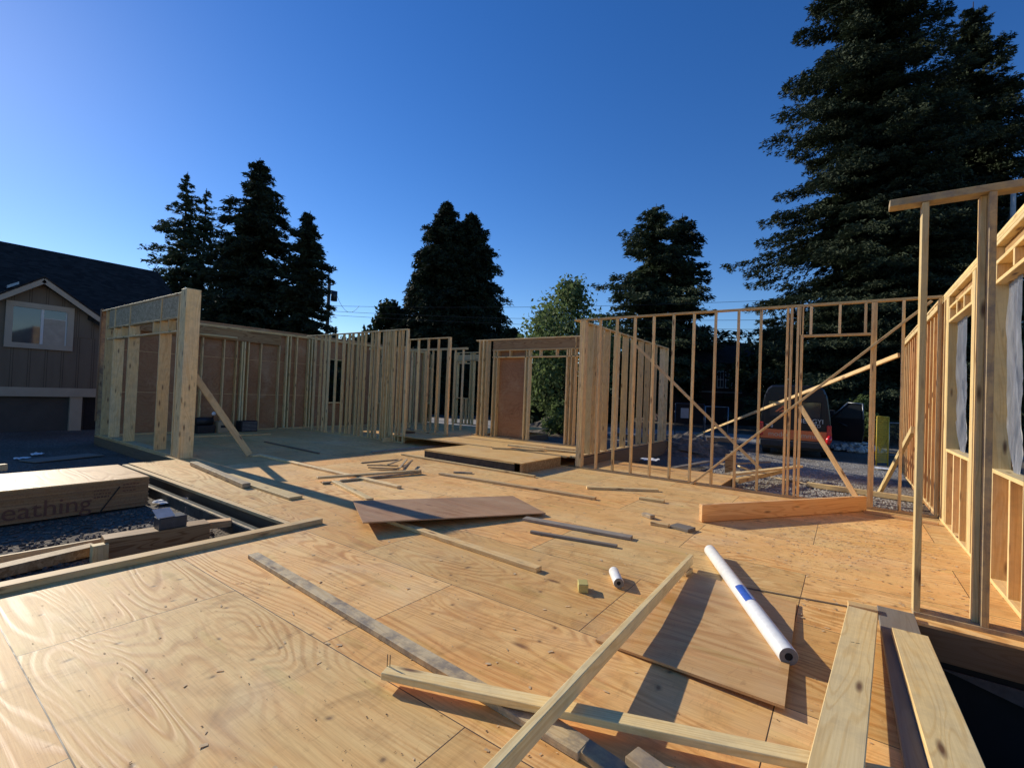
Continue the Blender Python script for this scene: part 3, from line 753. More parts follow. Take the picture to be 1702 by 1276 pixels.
tag(board('timber_end', b0-d*6, b1, .12, .12, X1, LUM), 'timber end peeking in at the left edge behind the sheathing bundle', 'timber')
# metal nail box
nb = at(286, 875, bz); NB = thing('nail_box', 'small dark metal box with its lid open, on the thick laminated beam', 'box', nb)
slab('tray', nb+Vector((-.10, -.15, .002)), nb+Vector((.08, .12, .13)), METALD, NB, .008)
lidp = [nb+Vector((.08, -.17, .135)), nb+Vector((.08, .0, .135)), nb+Vector((-.10, .0, .20)), nb+Vector((-.10, -.17, .20))]
prism('lid', lidp, (0, 0, .006), METALG, NB)
slab('handle', nb+Vector((-.01, .12, .10)), nb+Vector((.01, .128, .2)), METALD, NB)
# scrap paper
def crumple(label, c, sx, sy, mat, name='paper_scrap', h=.03):
    vs, fs = [], []; N = 9
    for i in range(N):
        for j in range(N):
            a, b = i/(N-1)-.5, j/(N-1)-.5
            vs.append(c+Vector((a*sx*(1-.5*abs(b)), b*sy*(1-.6*abs(a)), .02+h*mnoise.noise(Vector((a*4+c.x, b*4, c.y)))+h)))
    for i in range(N-1):
        for j in range(N-1): k = i*N+j; fs.append((k, k+1, k+N+1, k+N))
    return tag(pymesh(name, vs, fs, mat, smooth=False), label, 'scrap', 'scraps of paper and sheeting')
crumple('crumpled white paper on the earth beside the sheathing bundle', at(284, 836, GZ), .36, .5, PAPER)
s0, s1 = at(45, 769, GZ), at(160, 757, GZ)
tag(board('shaded_sheet', s0+Z1*.03, s1+Z1*.03, .55, .02, X1, GREY), 'grey board lying in the blue shade left of the corner post', 'board')
crumple('small pale scrap in the shade left of the corner post', at(62, 757, GZ), .3, .25, PAPER)
crumple('second pale scrap in the shade, by the left end of the grey board', at(38, 764, GZ), .25, .3, PAPER)

# things by the back wall
def crate(name, label, cat, p, sz, mat, rot=.1, extra=None):
    root = thing(name, label, cat, p)
    M = Matrix.Translation(p) @ Matrix.Rotation(rot, 4, 'Z')
    link('body', boxmesh(*sz, .01), mat, root, M @ Matrix.Translation((0, 0, sz[2]/2)))
    return root, M
r_, M_ = crate('carton', 'pale carton with a dark print against the back wall of the shaded room', 'carton', Vector((-16.6, 6.95, .002)), (.3, .34, .36), CARD)
link('print_band', boxmesh(.004, .2, .08, 0), TOOL, r_, M_ @ Matrix.Translation((.152, 0, .2)))
r_, M_ = crate('wire_crate', 'dark crate next to the pale carton at the back wall', 'crate', Vector((-16.6, 7.75, .002)), (.35, .55, .36), TOOL)
for k in range(7): link('slat', boxmesh(.006, .5, .015, 0), METALG, r_, M_ @ Matrix.Translation((.178, 0, .05+.045*k)))
r_, M_ = crate('compressor', 'dark compressor with a white gauge left of the pale carton', 'compressor', Vector((-16.6, 6.45, .002)), (.3, .5, .25), TOOL)
tube('tank', [M_ @ Vector((0, -.25, .38)), M_ @ Vector((0, .22, .38))], .13, TOOL, r_, 14)
tube('gauge', [M_ @ Vector((.12, .2, .62)), M_ @ Vector((.14, .2, .62))], .06, PAPER, r_, 12)
tube('gauge_stem', [M_ @ Vector((.08, .2, .45)), M_ @ Vector((.12, .2, .62))], .02, TOOL, r_, 8)
p_ = at(675, 722, 0.02); r_, M_ = crate('tool_case', 'dark tool case on the floor at the end of the middle partition', 'tool case', p_+Vector((0, .12, 0)), (.42, .22, .16), TOOL, .5)
link('lid', boxmesh(.40, .20, .03, .006), METALD, r_, M_ @ Matrix.Translation((0, 0, .176)))
tube('handle', [M_ @ Vector((-.06, -.0, .19)), M_ @ Vector((-.06, 0, .23)), M_ @ Vector((.06, 0, .23)), M_ @ Vector((.06, 0, .19))], .01, TOOL, r_, 6)

# sawdust, chips and stones
def scatter(name, n, gen, mat, kind='stuff', rnd=random.Random(5)):
    vs, fs = [], []
    for _ in range(n):
        r = gen(rnd)
        if r is None: continue
        p, L, W, Tk, a = r
        ca, sa = math.cos(a), math.sin(a); i = len(vs)
        tilt = rnd.uniform(-.3, .3)
        for (u_, w_) in ((-1, -1), (1, -.7), (1, 1), (-.8, .9)):
            vs.append(p+Vector((ca*u_*L-sa*w_*W, sa*u_*L+ca*w_*W, Tk+L*tilt*u_*.5+abs(L*tilt)*.5)))
        fs.append((i, i+1, i+2, i+3))
    return tag(pymesh(name, vs, fs, mat), kind=kind)
def chips(rnd):
    if rnd.random() < .72: x, y = rnd.gauss(.0, .75), rnd.gauss(7.6, 1.3)
    else: x, y = rnd.uniform(-6.5, .3), rnd.uniform(.9, 9.4)
    if x > 1.0 or y > 9.5 or (x < -5 and y < 3.3) or x < -8 or (x > .4 and y < 5.1): return None
    s = rnd.choice((.004, .006, .008, .012, .018))
    return Vector((x, y, .002)), s, s*rnd.uniform(.25, .7), .001, rnd.uniform(0, 6.28)
CH = flat('wood_chip', (.62, .45, .25), .8, .3, 30.)
scatter('wood_chips', 3600, chips, CH)
def dchips(rnd):
    x, y = rnd.uniform(-4.9, -.2), rnd.uniform(.6, 6.5)
    if rnd.random() > math.exp(-max(0, y-1.5)*.35): return None
    s = rnd.choice((.002, .003, .004, .006))
    return Vector((x, y, .002)), s, s*rnd.uniform(.25, .8), .001, rnd.uniform(0, 6.28)
scatter('dirt_specks', 900, dchips, flat('dirt', (.14, .085, .05), .9, .3, 30.))
def stones(name, n, gen, mat, rnd):
    base = bmesh.new(); bmesh.ops.create_icosphere(base, subdivisions=1, radius=1)
    bv = [v.co.copy() for v in base.verts]; bf = [[v.index for v in f.verts] for f in base.faces]; base.free()
    vs, fs = [], []
    for _ in range(n):
        g_ = gen(rnd)
        if g_ is None: continue
        p, s = g_; i = len(vs)
        e = Vector((rnd.uniform(.7, 1.3), rnd.uniform(.7, 1.3), rnd.uniform(.45, .9)))*s
        R_ = Matrix.Rotation(rnd.uniform(0, 6), 3, 'Z')
        for v in bv: vs.append(p + R_ @ Vector((v.x*e.x, v.y*e.y, v.z*e.z))*(1+rnd.uniform(-.15, .15)))
        fs += [tuple(k+i for k in f) for f in bf]
    return tag(pymesh(name, vs, fs, mat), kind='stuff')
STONE = flat('stone', (.15, .125, .10), .9, .5, 3., .2)
def g_open(rnd):
    x, y = rnd.uniform(-9.5, -5.3), rnd.uniform(-1.2, 2.7)
    if x < xa+.1 and y < 2.6: return None
    return Vector((x, y, GZ+.01)), rnd.uniform(.012, .03)
stones('gravel_stones', 2600, g_open, STONE, random.Random(8))
def g_front(rnd):
    x, y = rnd.uniform(-2.2, 1.1), 9.9+abs(rnd.gauss(0, 3.2))
    if x < -2.0 and y < 11.6: return None
    return Vector((x-.18*(y-9.9), y, GZ+.01)), rnd.uniform(.015, .035)
stones('gravel_stones', 2600, g_front, flat('stone_pale', (.34, .32, .28), .9, .5, 3., .2), random.Random(9))
# ------------------------------------------------------------------ neighbour's house on the left
def siding_mat():
    g = G('board_and_batten'); o = g.coord(); x, y, z = g.sep(o)
    w = g.math('PINGPONG', y, .2)
    bat = g.math('LESS_THAN', w, .022)
    edge_shade = g.math('MULTIPLY', g.math('GREATER_THAN', w, .022), g.math('LESS_THAN', w, .036))
    n = g.noise(g.vmath('MULTIPLY', o, (4, 4, .6)), 1., 4, .6)
    c = g.mix(g.ramp(n, (.3, 0.), (.7, 1.)), (.135, .108, .078), (.17, .138, .10))
    c = g.mix(edge_shade, c, g.mix(1., c, (.5, .48, .46), 'MULTIPLY'))  # batten edges darkened in colour to draw their shading
    return g.bsdf(c, .8, g.bump(bat, 1., .03), .2)
SIDE = siding_mat()
TRIM = flat('house_trim', (.36, .31, .235), .7, .08, 3.)
def roof_mat():
    g = G('asphalt_shingles'); o = g.coord()
    v = g.vor(g.vmath('MULTIPLY', o, (5, 3.2, 6)), 1.5, 'F1', 'Color')
    c = g.ramp(g.sep(v)[0], (0., (.018, .016, .014)), (1., (.040, .036, .032)))
    return g.bsdf(c, .95, None, .1)
ROOF = roof_mat()
def glass_mat(name, col, rough=.06):
    g = G(name); o = g.coord()
    return g.bsdf(g.mix(g.ramp(g.noise(o, 1.2, 3), (.3, 0.), (.7, 1.)), col, g.mix(1., col, (1.6, 1.5, 1.4), 'MULTIPLY')), rough, None, .9)
GLASS = glass_mat('window_glass', (.035, .04, .05))
BLIND = flat('window_blind', (.36, .31, .24), .7, .15, 5.)
VINYL = flat('window_vinyl', (.55, .55, .52), .5, .05)
DARK = flat('dark_opening', (.012, .011, .012), .8, .2)
HX = -22.0
def hp(u, v, dx=0.): return atX(u, v, HX+dx)
H = thing('house', 'grey brown board and batten house with a dark roof and a gabled window', 'house', (HX-3, 1.5, GZ))
gz0 = hp(80, 656).z; hyR = 6.3; hyL = -7.
ap = hp(70, 466); gl = hp(-40, 507); gr = hp(170, 536)
eave_z = gr.z-.02
slab('upper_wall', (HX-.2, hyL, gz0-.02), (HX, hyR, eave_z+.25), SIDE, H)
prism('gable_wall', [Vector((HX+.02, gl.y+.2, eave_z-.6)), Vector((HX+.02, gr.y-.05, eave_z-.6)), Vector((HX+.02, gr.y-.05, eave_z-.02)), Vector((HX+.02, ap.y, ap.z-.12)), Vector((HX+.02, gl.y+.2, gl.z))], (-.18, 0, 0), SIDE, H)
slab('lower_wall', (HX-.35, hyL, GZ), (HX-.15, hyR, gz0), flat('lower_siding', (.06, .055, .05), .8, .2, 2.), H)
sk0, sk1 = hp(0, 650.5), hp(163, 653)
slab('skirt_board', (HX-.02, hyL, sk1.z-.15), (HX+.05, sk1.y, sk1.z+.15), TRIM, H)
gpst = hp(126, 680)
slab('garage_post', (HX-.14, gpst.y-.16, GZ), (HX-.0, gpst.y+.16, sk1.z-.152), TRIM, H)
slab('side_door', (HX-.149, gpst.y+.25, GZ), (HX-.12, gpst.y+1.1, sk1.z-.2), DARK, H)
# roof: ridge parallel to the wall
RX = HX-5.0
rz = atX(120, 424, RX).z; rr_ = atX(262, 452, RX)
ez = eave_z-.05
def roof_slope(name, a, b, c, d, th=.14): return prism(name, [a, b, c, d], (0, 0, -th), ROOF, H)
gt = (ap.z-.02-ez)/(rz-ez); vx = HX+.45+(RX-HX-.45)*gt
mid = [Vector((HX+.45, gl.y+.1, ez)), Vector((vx, ap.y, ap.z-.02)), Vector((HX+.45, gr.y-.1, ez)), Vector((HX+.45, rr_.y, ez)), Vector((RX, rr_.y, rz)), Vector((RX, hyL, rz)), Vector((HX+.45, hyL, ez))]
prism('roof', mid, (0, 0, -.14), ROOF, H)
roof_slope('roof', Vector((RX-5, hyL, ez)), Vector((RX-5, rr_.y, ez)), Vector((RX, rr_.y, rz-.003)), Vector((RX, hyL, rz-.003)))
prism('end_wall', [Vector((HX-.01, hyR-.1, 1)), Vector((RX-4.8, hyR-.1, 1)), Vector((RX-4.8, hyR-.1, ez)), Vector((RX, hyR-.1, rz-.3)), Vector((HX-.01, hyR-.1, ez))], (0, -.15, 0), SIDE, H)
# gable roof planes and rake trim
for e, s_ in ((gr, 1), (gl, -1)):
    e = Vector((HX, e.y, e.z)); a = Vector((HX, ap.y, ap.z)); d = (e-a)
    e2 = a+d*1.08
    prism('gable_roof', [a+Vector((.38, 0, .10)), e2+Vector((.38, 0, .10)), e2+Vector((-3.4, 0, .10)), a+Vector((-3.4, 0, .10))], (0, 0, -.06), ROOF, H)
    board('rake_trim', a+Vector((.34, -.01*s_, -.02)), e2+Vector((.34, 0, -.02)), .20, .05, Z1, TRIM, H)
# skylight edge
sk = [atX(u, v, HX-1.) for u, v in ((12, 474), (32, 468), (32, 472), (12, 479))]
prism('roof_vent', sk, (-.3, 0, 0), METALG, H)
# window
w_tl, w_tr, w_br, w_bl = hp(9, 499), hp(123, 512), hp(120, 584), hp(6, 576)
wy0, wy1 = (w_tl.y+w_bl.y)/2, (w_tr.y+w_br.y)/2; wz1, wz0 = (w_tl.z+w_tr.z)/2, (w_bl.z+w_br.z)/2
WN = slab('window', (HX+.03, wy0, wz0), (HX+.035, wy1, wz1), VINYL, H)
t_ = .17
for nm, lo, hi in (('trim', (wy0, wz1-t_), (wy1, wz1)), ('trim', (wy0, wz0), (wy1, wz0+t_)), ('trim', (wy0, wz0+t_), (wy0+t_, wz1-t_)), ('trim', (wy1-t_, wz0+t_), (wy1, wz1-t_))):
    slab(nm, (HX+.036, lo[0]+.001, lo[1]+.001), (HX+.085, hi[0]-.001, hi[1]-.001), TRIM, WN)
my = wy0+(wy1-wy0)*.52
slab('pane', (HX+.037, wy0+t_, wz0+t_), (HX+.042, my-.04, wz1-t_), GLASS, WN)
slab('pane', (HX+.037, my+.04, wz0+t_), (HX+.042, wy1-t_-.04, wz1-t_-.30), BLIND, WN)
slab('pane', (HX+.037, my+.04, wz1-t_-.28), (HX+.042, wy1-t_-.04, wz1-t_), GLASS, WN)
slab('mullion', (HX+.038, my-.035, wz0+t_), (HX+.06, my+.035, wz1-t_), VINYL, WN)

# ------------------------------------------------------------------ trees
def leaf_mat(name, a, b, c, sheen=.0, trl=.0):
    g = G(name); o = g.coord()
    n = g.noise(o, .9, 3, .6); n2 = g.noise(o, 5., 3, .6)
    col = g.mix(g.ramp(n, (.32, 0.), (.68, 1.)), a, b)
    col = g.mix(g.ramp(n2, (.45, 0.), (.75, .8)), col, c)
    g.bsdf(col, .75, None, .2)
    if trl:
        tl = g.n.new('ShaderNodeBsdfTranslucent'); g.put(tl.inputs[0], col)
        ms = g.n.new('ShaderNodeMixShader'); ms.inputs[0].default_value = trl
        g.l.new(g.node.outputs[0], ms.inputs[1]); g.l.new(tl.outputs[0], ms.inputs[2]); g.l.new(ms.outputs[0], g.out.inputs[0])
    return g.m
FIR = leaf_mat('fir_needles', (.030, .050, .028), (.055, .080, .038), (.095, .105, .052), trl=.15)
FIRB = leaf_mat('big_fir_needles', (.020, .034, .019), (.038, .055, .027), (.066, .076, .036), trl=.1)
FIRD = leaf_mat('dark_needles', (.020, .030, .018), (.034, .050, .026), (.050, .062, .030), trl=.1)
CEDAR = leaf_mat('cedar_scales', (.018, .028, .015), (.030, .043, .020), (.046, .058, .027), trl=.1)
LEAFY = leaf_mat('light_leaves', (.08, .125, .04), (.13, .185, .065), (.22, .25, .12), trl=.45)
LEAFD = leaf_mat('dark_leaves', (.018, .030, .013), (.032, .050, .020), (.045, .062, .028), trl=.2)
BARK = flat('bark', (.05, .038, .03), .9, .4, 6., .1)

def quads(name, P, U, V, mat, parent, M=None):
    """P centres, U/V half axes (N,3) -> slightly folded leaf quads"""
    N = len(P)
    vs = np.empty((N, 4, 3)); vs[:, 0] = P-U-V*.25; vs[:, 1] = P-U*.1-V; vs[:, 2] = P+U; vs[:, 3] = P-U*.1+V
    me = bpy.data.meshes.new(name); me.vertices.add(N*4); me.loops.add(N*4); me.polygons.add(N)
    me.vertices.foreach_set('co', vs.reshape(-1).astype(np.float32))
    me.loops.foreach_set('vertex_index', np.arange(N*4, dtype=np.int32))
    me.polygons.foreach_set('loop_start', np.arange(0, N*4, 4, dtype=np.int32))
    me.polygons.foreach_set('loop_total', np.full(N, 4, dtype=np.int32))
    me.update(calc_edges=True); me.validate()
    return link(name, me, mat, parent, M)

def conifer(label, base, h, r, z0=.08, prof=.85, nb=170, per=60, leaf=.30, droop=.25, rough=.35, mat=FIR, seed=1, gap=0., upturn=.25, group=None, lean=0., oneside=None, wid=.42, hang=.35):
    R = np.random.default_rng(seed)
    root = thing('conifer_tree', label, 'tree', base, group)
    top = Vector((base.x+lean, base.y, base.z+h))
    tube('trunk', [base, base.lerp(top, .5), top], [h*.016, h*.009, .02], BARK, root, 8)
    Ps, Us, Vs, LM = [], [], [], []
    br_pts = []
    for i in range(nb):
        t = z0+(1-z0)*((i+R.random())/nb)**1.05*.985
        ln = r*((1-t)/(1-z0))**prof*(1-rough+rough*2*R.random()) + r*.012
        az = R.random()*6.283
        if oneside is not None and R.random() < .5*abs(oneside) and math.cos(az)*oneside < 0: ln *= .55
        if R.random() < gap: continue
        if R.random() < .07: ln *= 1.28
        dirv = np.array([math.cos(az), math.sin(az), 0.])
        side = np.array([-math.sin(az), math.cos(az), 0.])
        o = np.array([base.x+lean*t, base.y, base.z+h*t])
        rise = (.35 if t > .8 else .05)*R.random()
        k = max(8, int(per*.62*(ln/r)**.8)+6); TN = 6
        s = R.random(k)**.65
        z = ln*(rise*s-droop*s**1.5+upturn*np.maximum(0, s-.6)**2)
        lat = (R.random(k)-.5)*2*ln*wid*(1-s*.75)*(.35+s*.8)
        P = o+dirv*(s*ln)[:, None]+side*lat[:, None]
        P[:, 2] += z-np.abs(lat)*.22-R.random(k)**1.5*(hang*leaf*1.0 if hang < .95 else .55*min(1., ln*.3))
        fan = np.sign(lat)*(R.random(k)*.9+.2)
        U = dirv*np.cos(fan)[:, None]+side*np.sin(fan)[:, None]
        U[:, 2] -= min(hang, .7)*(.2+.6*R.random(k))
        P = np.repeat(P, TN, 0); U = np.repeat(U, TN, 0); s = np.repeat(s, TN); k *= TN
        P += R.normal(0, leaf*.26*min(1, .25+ln/r*2), (k, 3))
        U += R.normal(0, .42, (k, 3)); U /= np.linalg.norm(U, axis=1)[:, None]
        W = np.cross(U, R.normal(0, 1, (k, 3))); W /= np.linalg.norm(W, axis=1)[:, None]+1e-6
        L = leaf*.44*min(1, .5+ln/r*1.2)*(.45+R.random(k)*1.0)*(1+.8*(s < .4))
        Ps.append(P); Us.append(U*L[:, None]); Vs.append(W*(L*.29)[:, None])
        br_pts.append((o, o+dirv*ln*.9+np.array([0, 0, ln*(rise*.9-droop*.85)])))
    quads('crown', np.vstack(Ps), np.vstack(Us), np.vstack(Vs), mat, root)
    # limbs
    vs, fs = [], []
    for a, b in br_pts[::2]:
        i = len(vs); w = np.linalg.norm(b-a)*.012+.008
        vs += [a+[0, 0, w], a-[0, 0, w], b, a+[w, w, 0]]; fs += [(i, i+1, i+2), (i+1, i+3, i+2), (i+3, i, i+2)]
    pymesh('limbs', vs, fs, BARK, root)
    return root

def broadleaf(label, base, h, r, n=9000, leaf=.16, mat=LEAFD, seed=1, trunk=.3, blobs=26, cat='tree', name='broadleaf_tree', group=None, low=.25, squash=1.):
    R = np.random.default_rng(seed)
    root = thing(name, label, cat, base, group)
    b0 = np.array(base)
    tube('trunk', [base, base+Vector((0, 0, h*.45)), base+Vector((.03*h, .02*h, h*.8))], [h*.02+.02, h*.013+.01, .02], BARK, root, 7)
    C, Rd = [], []
    for k in range(blobs):
        t = low+(1-low)*R.random()**.8
        w = r*math.sin(min(1, (t-low)/(1-low)*.93+.12)*math.pi)**.6
        az = R.random()*6.283; q = w*R.random()**.5
        C.append(b0+[math.cos(az)*q, math.sin(az)*q, h*t]); Rd.append(r*(.20+.22*R.random()))
    C = np.array(C); Rd = np.array(Rd)
    idx = R.integers(0, blobs, n)
    D = R.normal(0, 1, (n, 3)); D /= np.linalg.norm(D, axis=1)[:, None]
    rad = Rd[idx]*R.random(n)**.4*(1+.25*R.normal(0, 1, n)*.6)
    P = C[idx]+D*rad[:, None]*np.array([1, 1, squash])
    P[:, 2] = np.maximum(P[:, 2], b0[2]+.05)
    U = D*.4+R.normal(0, .7, (n, 3)); U[:, 2] -= .25; U /= np.linalg.norm(U, axis=1)[:, None]
    W = np.cross(U, R.normal(0, 1, (n, 3))); W /= np.linalg.norm(W, axis=1)[:, None]+1e-6
    L = leaf*(.5+R.random(n))
    quads('crown', P, U*L[:, None], W*(L*.5)[:, None], mat, root)
    vs, fs = [], []
    for c in C:
        i = len(vs); a = b0+[0, 0, max(.1, (c[2]-b0[2])*.55)]; w = .012*h*.35+.01
        vs += [a+[w, 0, 0], a-[w, 0, 0], a+[0, w, 0], c]; fs += [(i, i+1, i+3), (i+1, i+2, i+3), (i+2, i, i+3)]
    pymesh('limbs', vs, fs, BARK, root)
    return root

def tree_base(u, D, v=690):
    p = atD(u, v, D); return Vector((p.x, p.y, GZ))
def top_h(u, v, D): return atD(u, v, D).z-GZ
def con(label, u, vtop, D, halfpx, **k):
    b = tree_base(u-.037*(690-max(vtop, 180)), D); h = top_h(u, vtop, D); return conifer(label, b, h, halfpx/F*D, **k)
BT = 'conifers behind the building site'
con('tall open conifer left of the darkest spruce, above the dark roof', 306, 282, 34, 118, nb=230, per=50, leaf=.34, droop=.15, rough=.28, mat=FIR, seed=3, prof=.95, gap=.06, upturn=.4, group=BT)
con('thinner bare sided conifer just right of the tall open one', 338, 310, 35.5, 74, nb=150, per=34, leaf=.32, droop=.1, rough=.5, mat=FIR, seed=4, prof=.75, gap=.18, group=BT)
con('darkest and tallest spruce on the left, pointed and dense', 427, 258, 32, 112, nb=380, per=110, leaf=.36, droop=.3, rough=.25, mat=FIRD, seed=5, prof=.66, group=BT, z0=.02)
con('dark conifer with a bare spire right of the tallest spruce', 512, 348, 31, 62, nb=240, per=90, leaf=.30, droop=.25, rough=.3, mat=FIRD, seed=6, prof=.55, group=BT, z0=.02)
con('tiny far conifer beside the pole transformer', 557, 541, 120, 16, nb=60, per=20, leaf=.8, mat=FIRD, seed=7, group=BT)
b = tree_base(640, 42); broadleaf('dark round broadleaf tree at the left foot of the cedars', b, top_h(640, 512, 42), 3.6, n=7000, leaf=.26, mat=LEAFD, seed=8, low=.1)
con('left cedar of the dense pair, the taller one', 743, 329, 42, 112, nb=620, per=110, leaf=.42, droop=.35, rough=.10, mat=CEDAR, seed=9, prof=.68, group=BT, hang=.9, wid=.35, z0=.01)
con('right cedar of the dense pair, with a rounder double top', 783, 348, 42.5, 104, nb=560, per=105, leaf=.42, droop=.35, rough=.10, mat=CEDAR, seed=10, prof=.64, group=BT, hang=.9, wid=.35, z0=.01)
b = tree_base(846, 38); broadleaf('dark bush at the right foot of the cedars', b, top_h(846, 545, 38), 1.7, n=3500, leaf=.2, mat=LEAFD, seed=12, low=.05)
b = tree_base(940, 26); broadleaf('light green young tree with loose sunlit leaves in the middle', b, top_h(945, 478, 26), 2.9, n=15000, leaf=.115, mat=LEAFY, seed=13, blobs=60, low=.08)
con('layered fir right of the light green tree, with open lower left boughs', 1092, 336, 40, 104, nb=170, per=110, leaf=.40, droop=.18, rough=.38, mat=FIR, seed=14, prof=.55, gap=.06, group=BT, z0=.22, hang=.5, upturn=.3)
con('shorter fir crown tucked behind the layered fir', 1136, 352, 41, 72, nb=150, per=90, leaf=.40, droop=.2, rough=.35, mat=FIRD, seed=15, prof=.5, group=BT, hang=.5)
b = tree_base(1200, 70); broadleaf('far dark trees showing through the studs, left of the tall fir', b, top_h(1200, 590, 70), 5., n=5000, leaf=.35, mat=LEAFD, seed=16, low=.05)
con('huge ragged fir filling the upper right of the photo', 1449, -250, 27, 158, nb=560, per=290, leaf=.25, droop=.30, rough=.34, mat=FIRB, seed=17, prof=.48, gap=.03, group=BT, z0=.06, hang=.9, upturn=.6)
con('second huge fir at the right edge, its tip inside the frame', 1622, -8, 29, 172, nb=420, per=320, leaf=.27, droop=.28, rough=.32, mat=FIRB, seed=18, prof=.72, gap=.02, group=BT, z0=.04, hang=.85, upturn=.6)
con('smaller dark fir between the huge ones, behind the sunlit wall', 1530, 190, 25, 130, nb=300, per=110, leaf=.28, droop=.25, rough=.3, mat=FIRD, seed=19, prof=.5, group=BT, hang=.55)
for k, (u, v, D, r, lab) in enumerate(((1290, 560, 34, 3.2, 'dark leafy tree under the left edge of the huge fir'), (1400, 540, 33, 3.6, 'dark leafy tree behind the van'), (1500, 560, 32, 3.4, 'dark leafy tree behind the yellow barrier mesh'),
                            (1085, 560, 40, 3.6, 'dark leafy tree at the foot of the layered fir'), (900, 600, 30, 1.8, 'dark shrub tree seen through the doorway'), (1640, 560, 24, 3.4, 'dark leafy tree seen through the window openings'), (1010, 590, 34, 2.4, 'dark shrub tree behind the wide stud wall'),
                            (560, 600, 40, 3.2, 'dark hedge tree behind the middle partition'), (700, 590, 40, 3.2, 'dark hedge tree behind the hall studs'))):
    b = tree_base(u, D); broadleaf(lab, b, top_h(u, v, D), r, n=6500, leaf=.22, mat=LEAFD, seed=40+k, low=.03, blobs=34)
b = tree_base(1432, 21.5); broadleaf('sunlit green shrub beside the open van door', b, top_h(1432, 667, 21.5), .75, n=2600, leaf=.07, mat=LEAFY, seed=60, low=.15, cat='shrub', name='shrub')
b = tree_base(930, 22); broadleaf('small pale shrub seen low through the doorway', b, top_h(930, 676, 22), .9, n=2200, leaf=.08, mat=LEAFY, seed=61, low=.15, cat='shrub', name='shrub')
b = tree_base(636, 25); broadleaf('small green shrub behind the window of the back wall', b, top_h(636, 640, 25), .8, n=2200, leaf=.08, mat=LEAFY, seed=62, low=.15, cat='shrub', name='shrub')

# ------------------------------------------------------------------ poles and wires
def pole(label, u, vtop, D, r, extra):
    b = tree_base(u, D); t = atD(u, vtop, D); t = Vector((b.x, b.y, t.z))
    root = thing('utility_pole', label, 'utility pole', b)
    tube('shaft', [b, t], [r, r*.75], flat('pole_wood', (.10, .085, .07), .9, .2, 5.) if extra else flat('pole_pale', (.42, .41, .38), .8, .2, 5.), root, 10)
    if extra:
        for dz, rr, hh in ((-1.35, .24, .75),):
            c_ = t+Vector(CR)*.42+Vector((0, 0, dz)); tube('transformer', [c_-Z1*hh/2, c_+Z1*hh/2], rr, METALD, root, 12)
        tube('bracket', [t+Vector((0, 0, -.5)), t+Vector(CR)*.35+Vector((0, 0, -.45))], .05, TOOL, root, 6)
        tube('insulator', [t+Vector(CR)*.3+Vector((0, 0, -.45)), t+Vector(CR)*.3+Vector((0, 0, -.1))], .06, METALG, root, 8)
    return t
tp = pole('utility pole with a grey transformer drum beside the dark spruce', 537, 462, 36, .16, True)
tp2 = pole('pale utility pole seen above the sunlit wall at the right edge', 1677, 300, 22, .13, False)
WIRE = flat('wire', (.03, .03, .03), .6, 0.)
WG = 'overhead wires'
def wire(label, a, b, sag=.4, r=.013):
    pts = [a.lerp(b, k/14)-Z1*sag*4*(k/14)*(1-k/14) for k in range(15)]
    return tag(tube('overhead_wire', pts, r, WIRE, None, 5, False), label, 'wire', WG)
wire('highest overhead wire, crossing the cedars towards the huge fir', tp-Z1*2.1, atD(1700, 474, 30), .6)
wire('middle overhead wire, passing just above the stud wall', tp-Z1*2.5, atD(1700, 520, 30), .6)
wire('lowest overhead wire, crossing in front of the layered fir', tp-Z1*2.8, atD(1700, 545, 30), .5)
wire('wire looping from the transformer', tp+Vector(CR)*.6-Z1*1.2, tp-Z1*2.1+Vector(CR)*2.4, .9)
wire('service wire dropping from the pale pole at the right', tp2-Z1*1.0, atD(1560, 640, 24), .5)
wire('second service wire from the pale pole, slightly lower', tp2-Z1*1.3, atD(1570, 660, 24), .8)

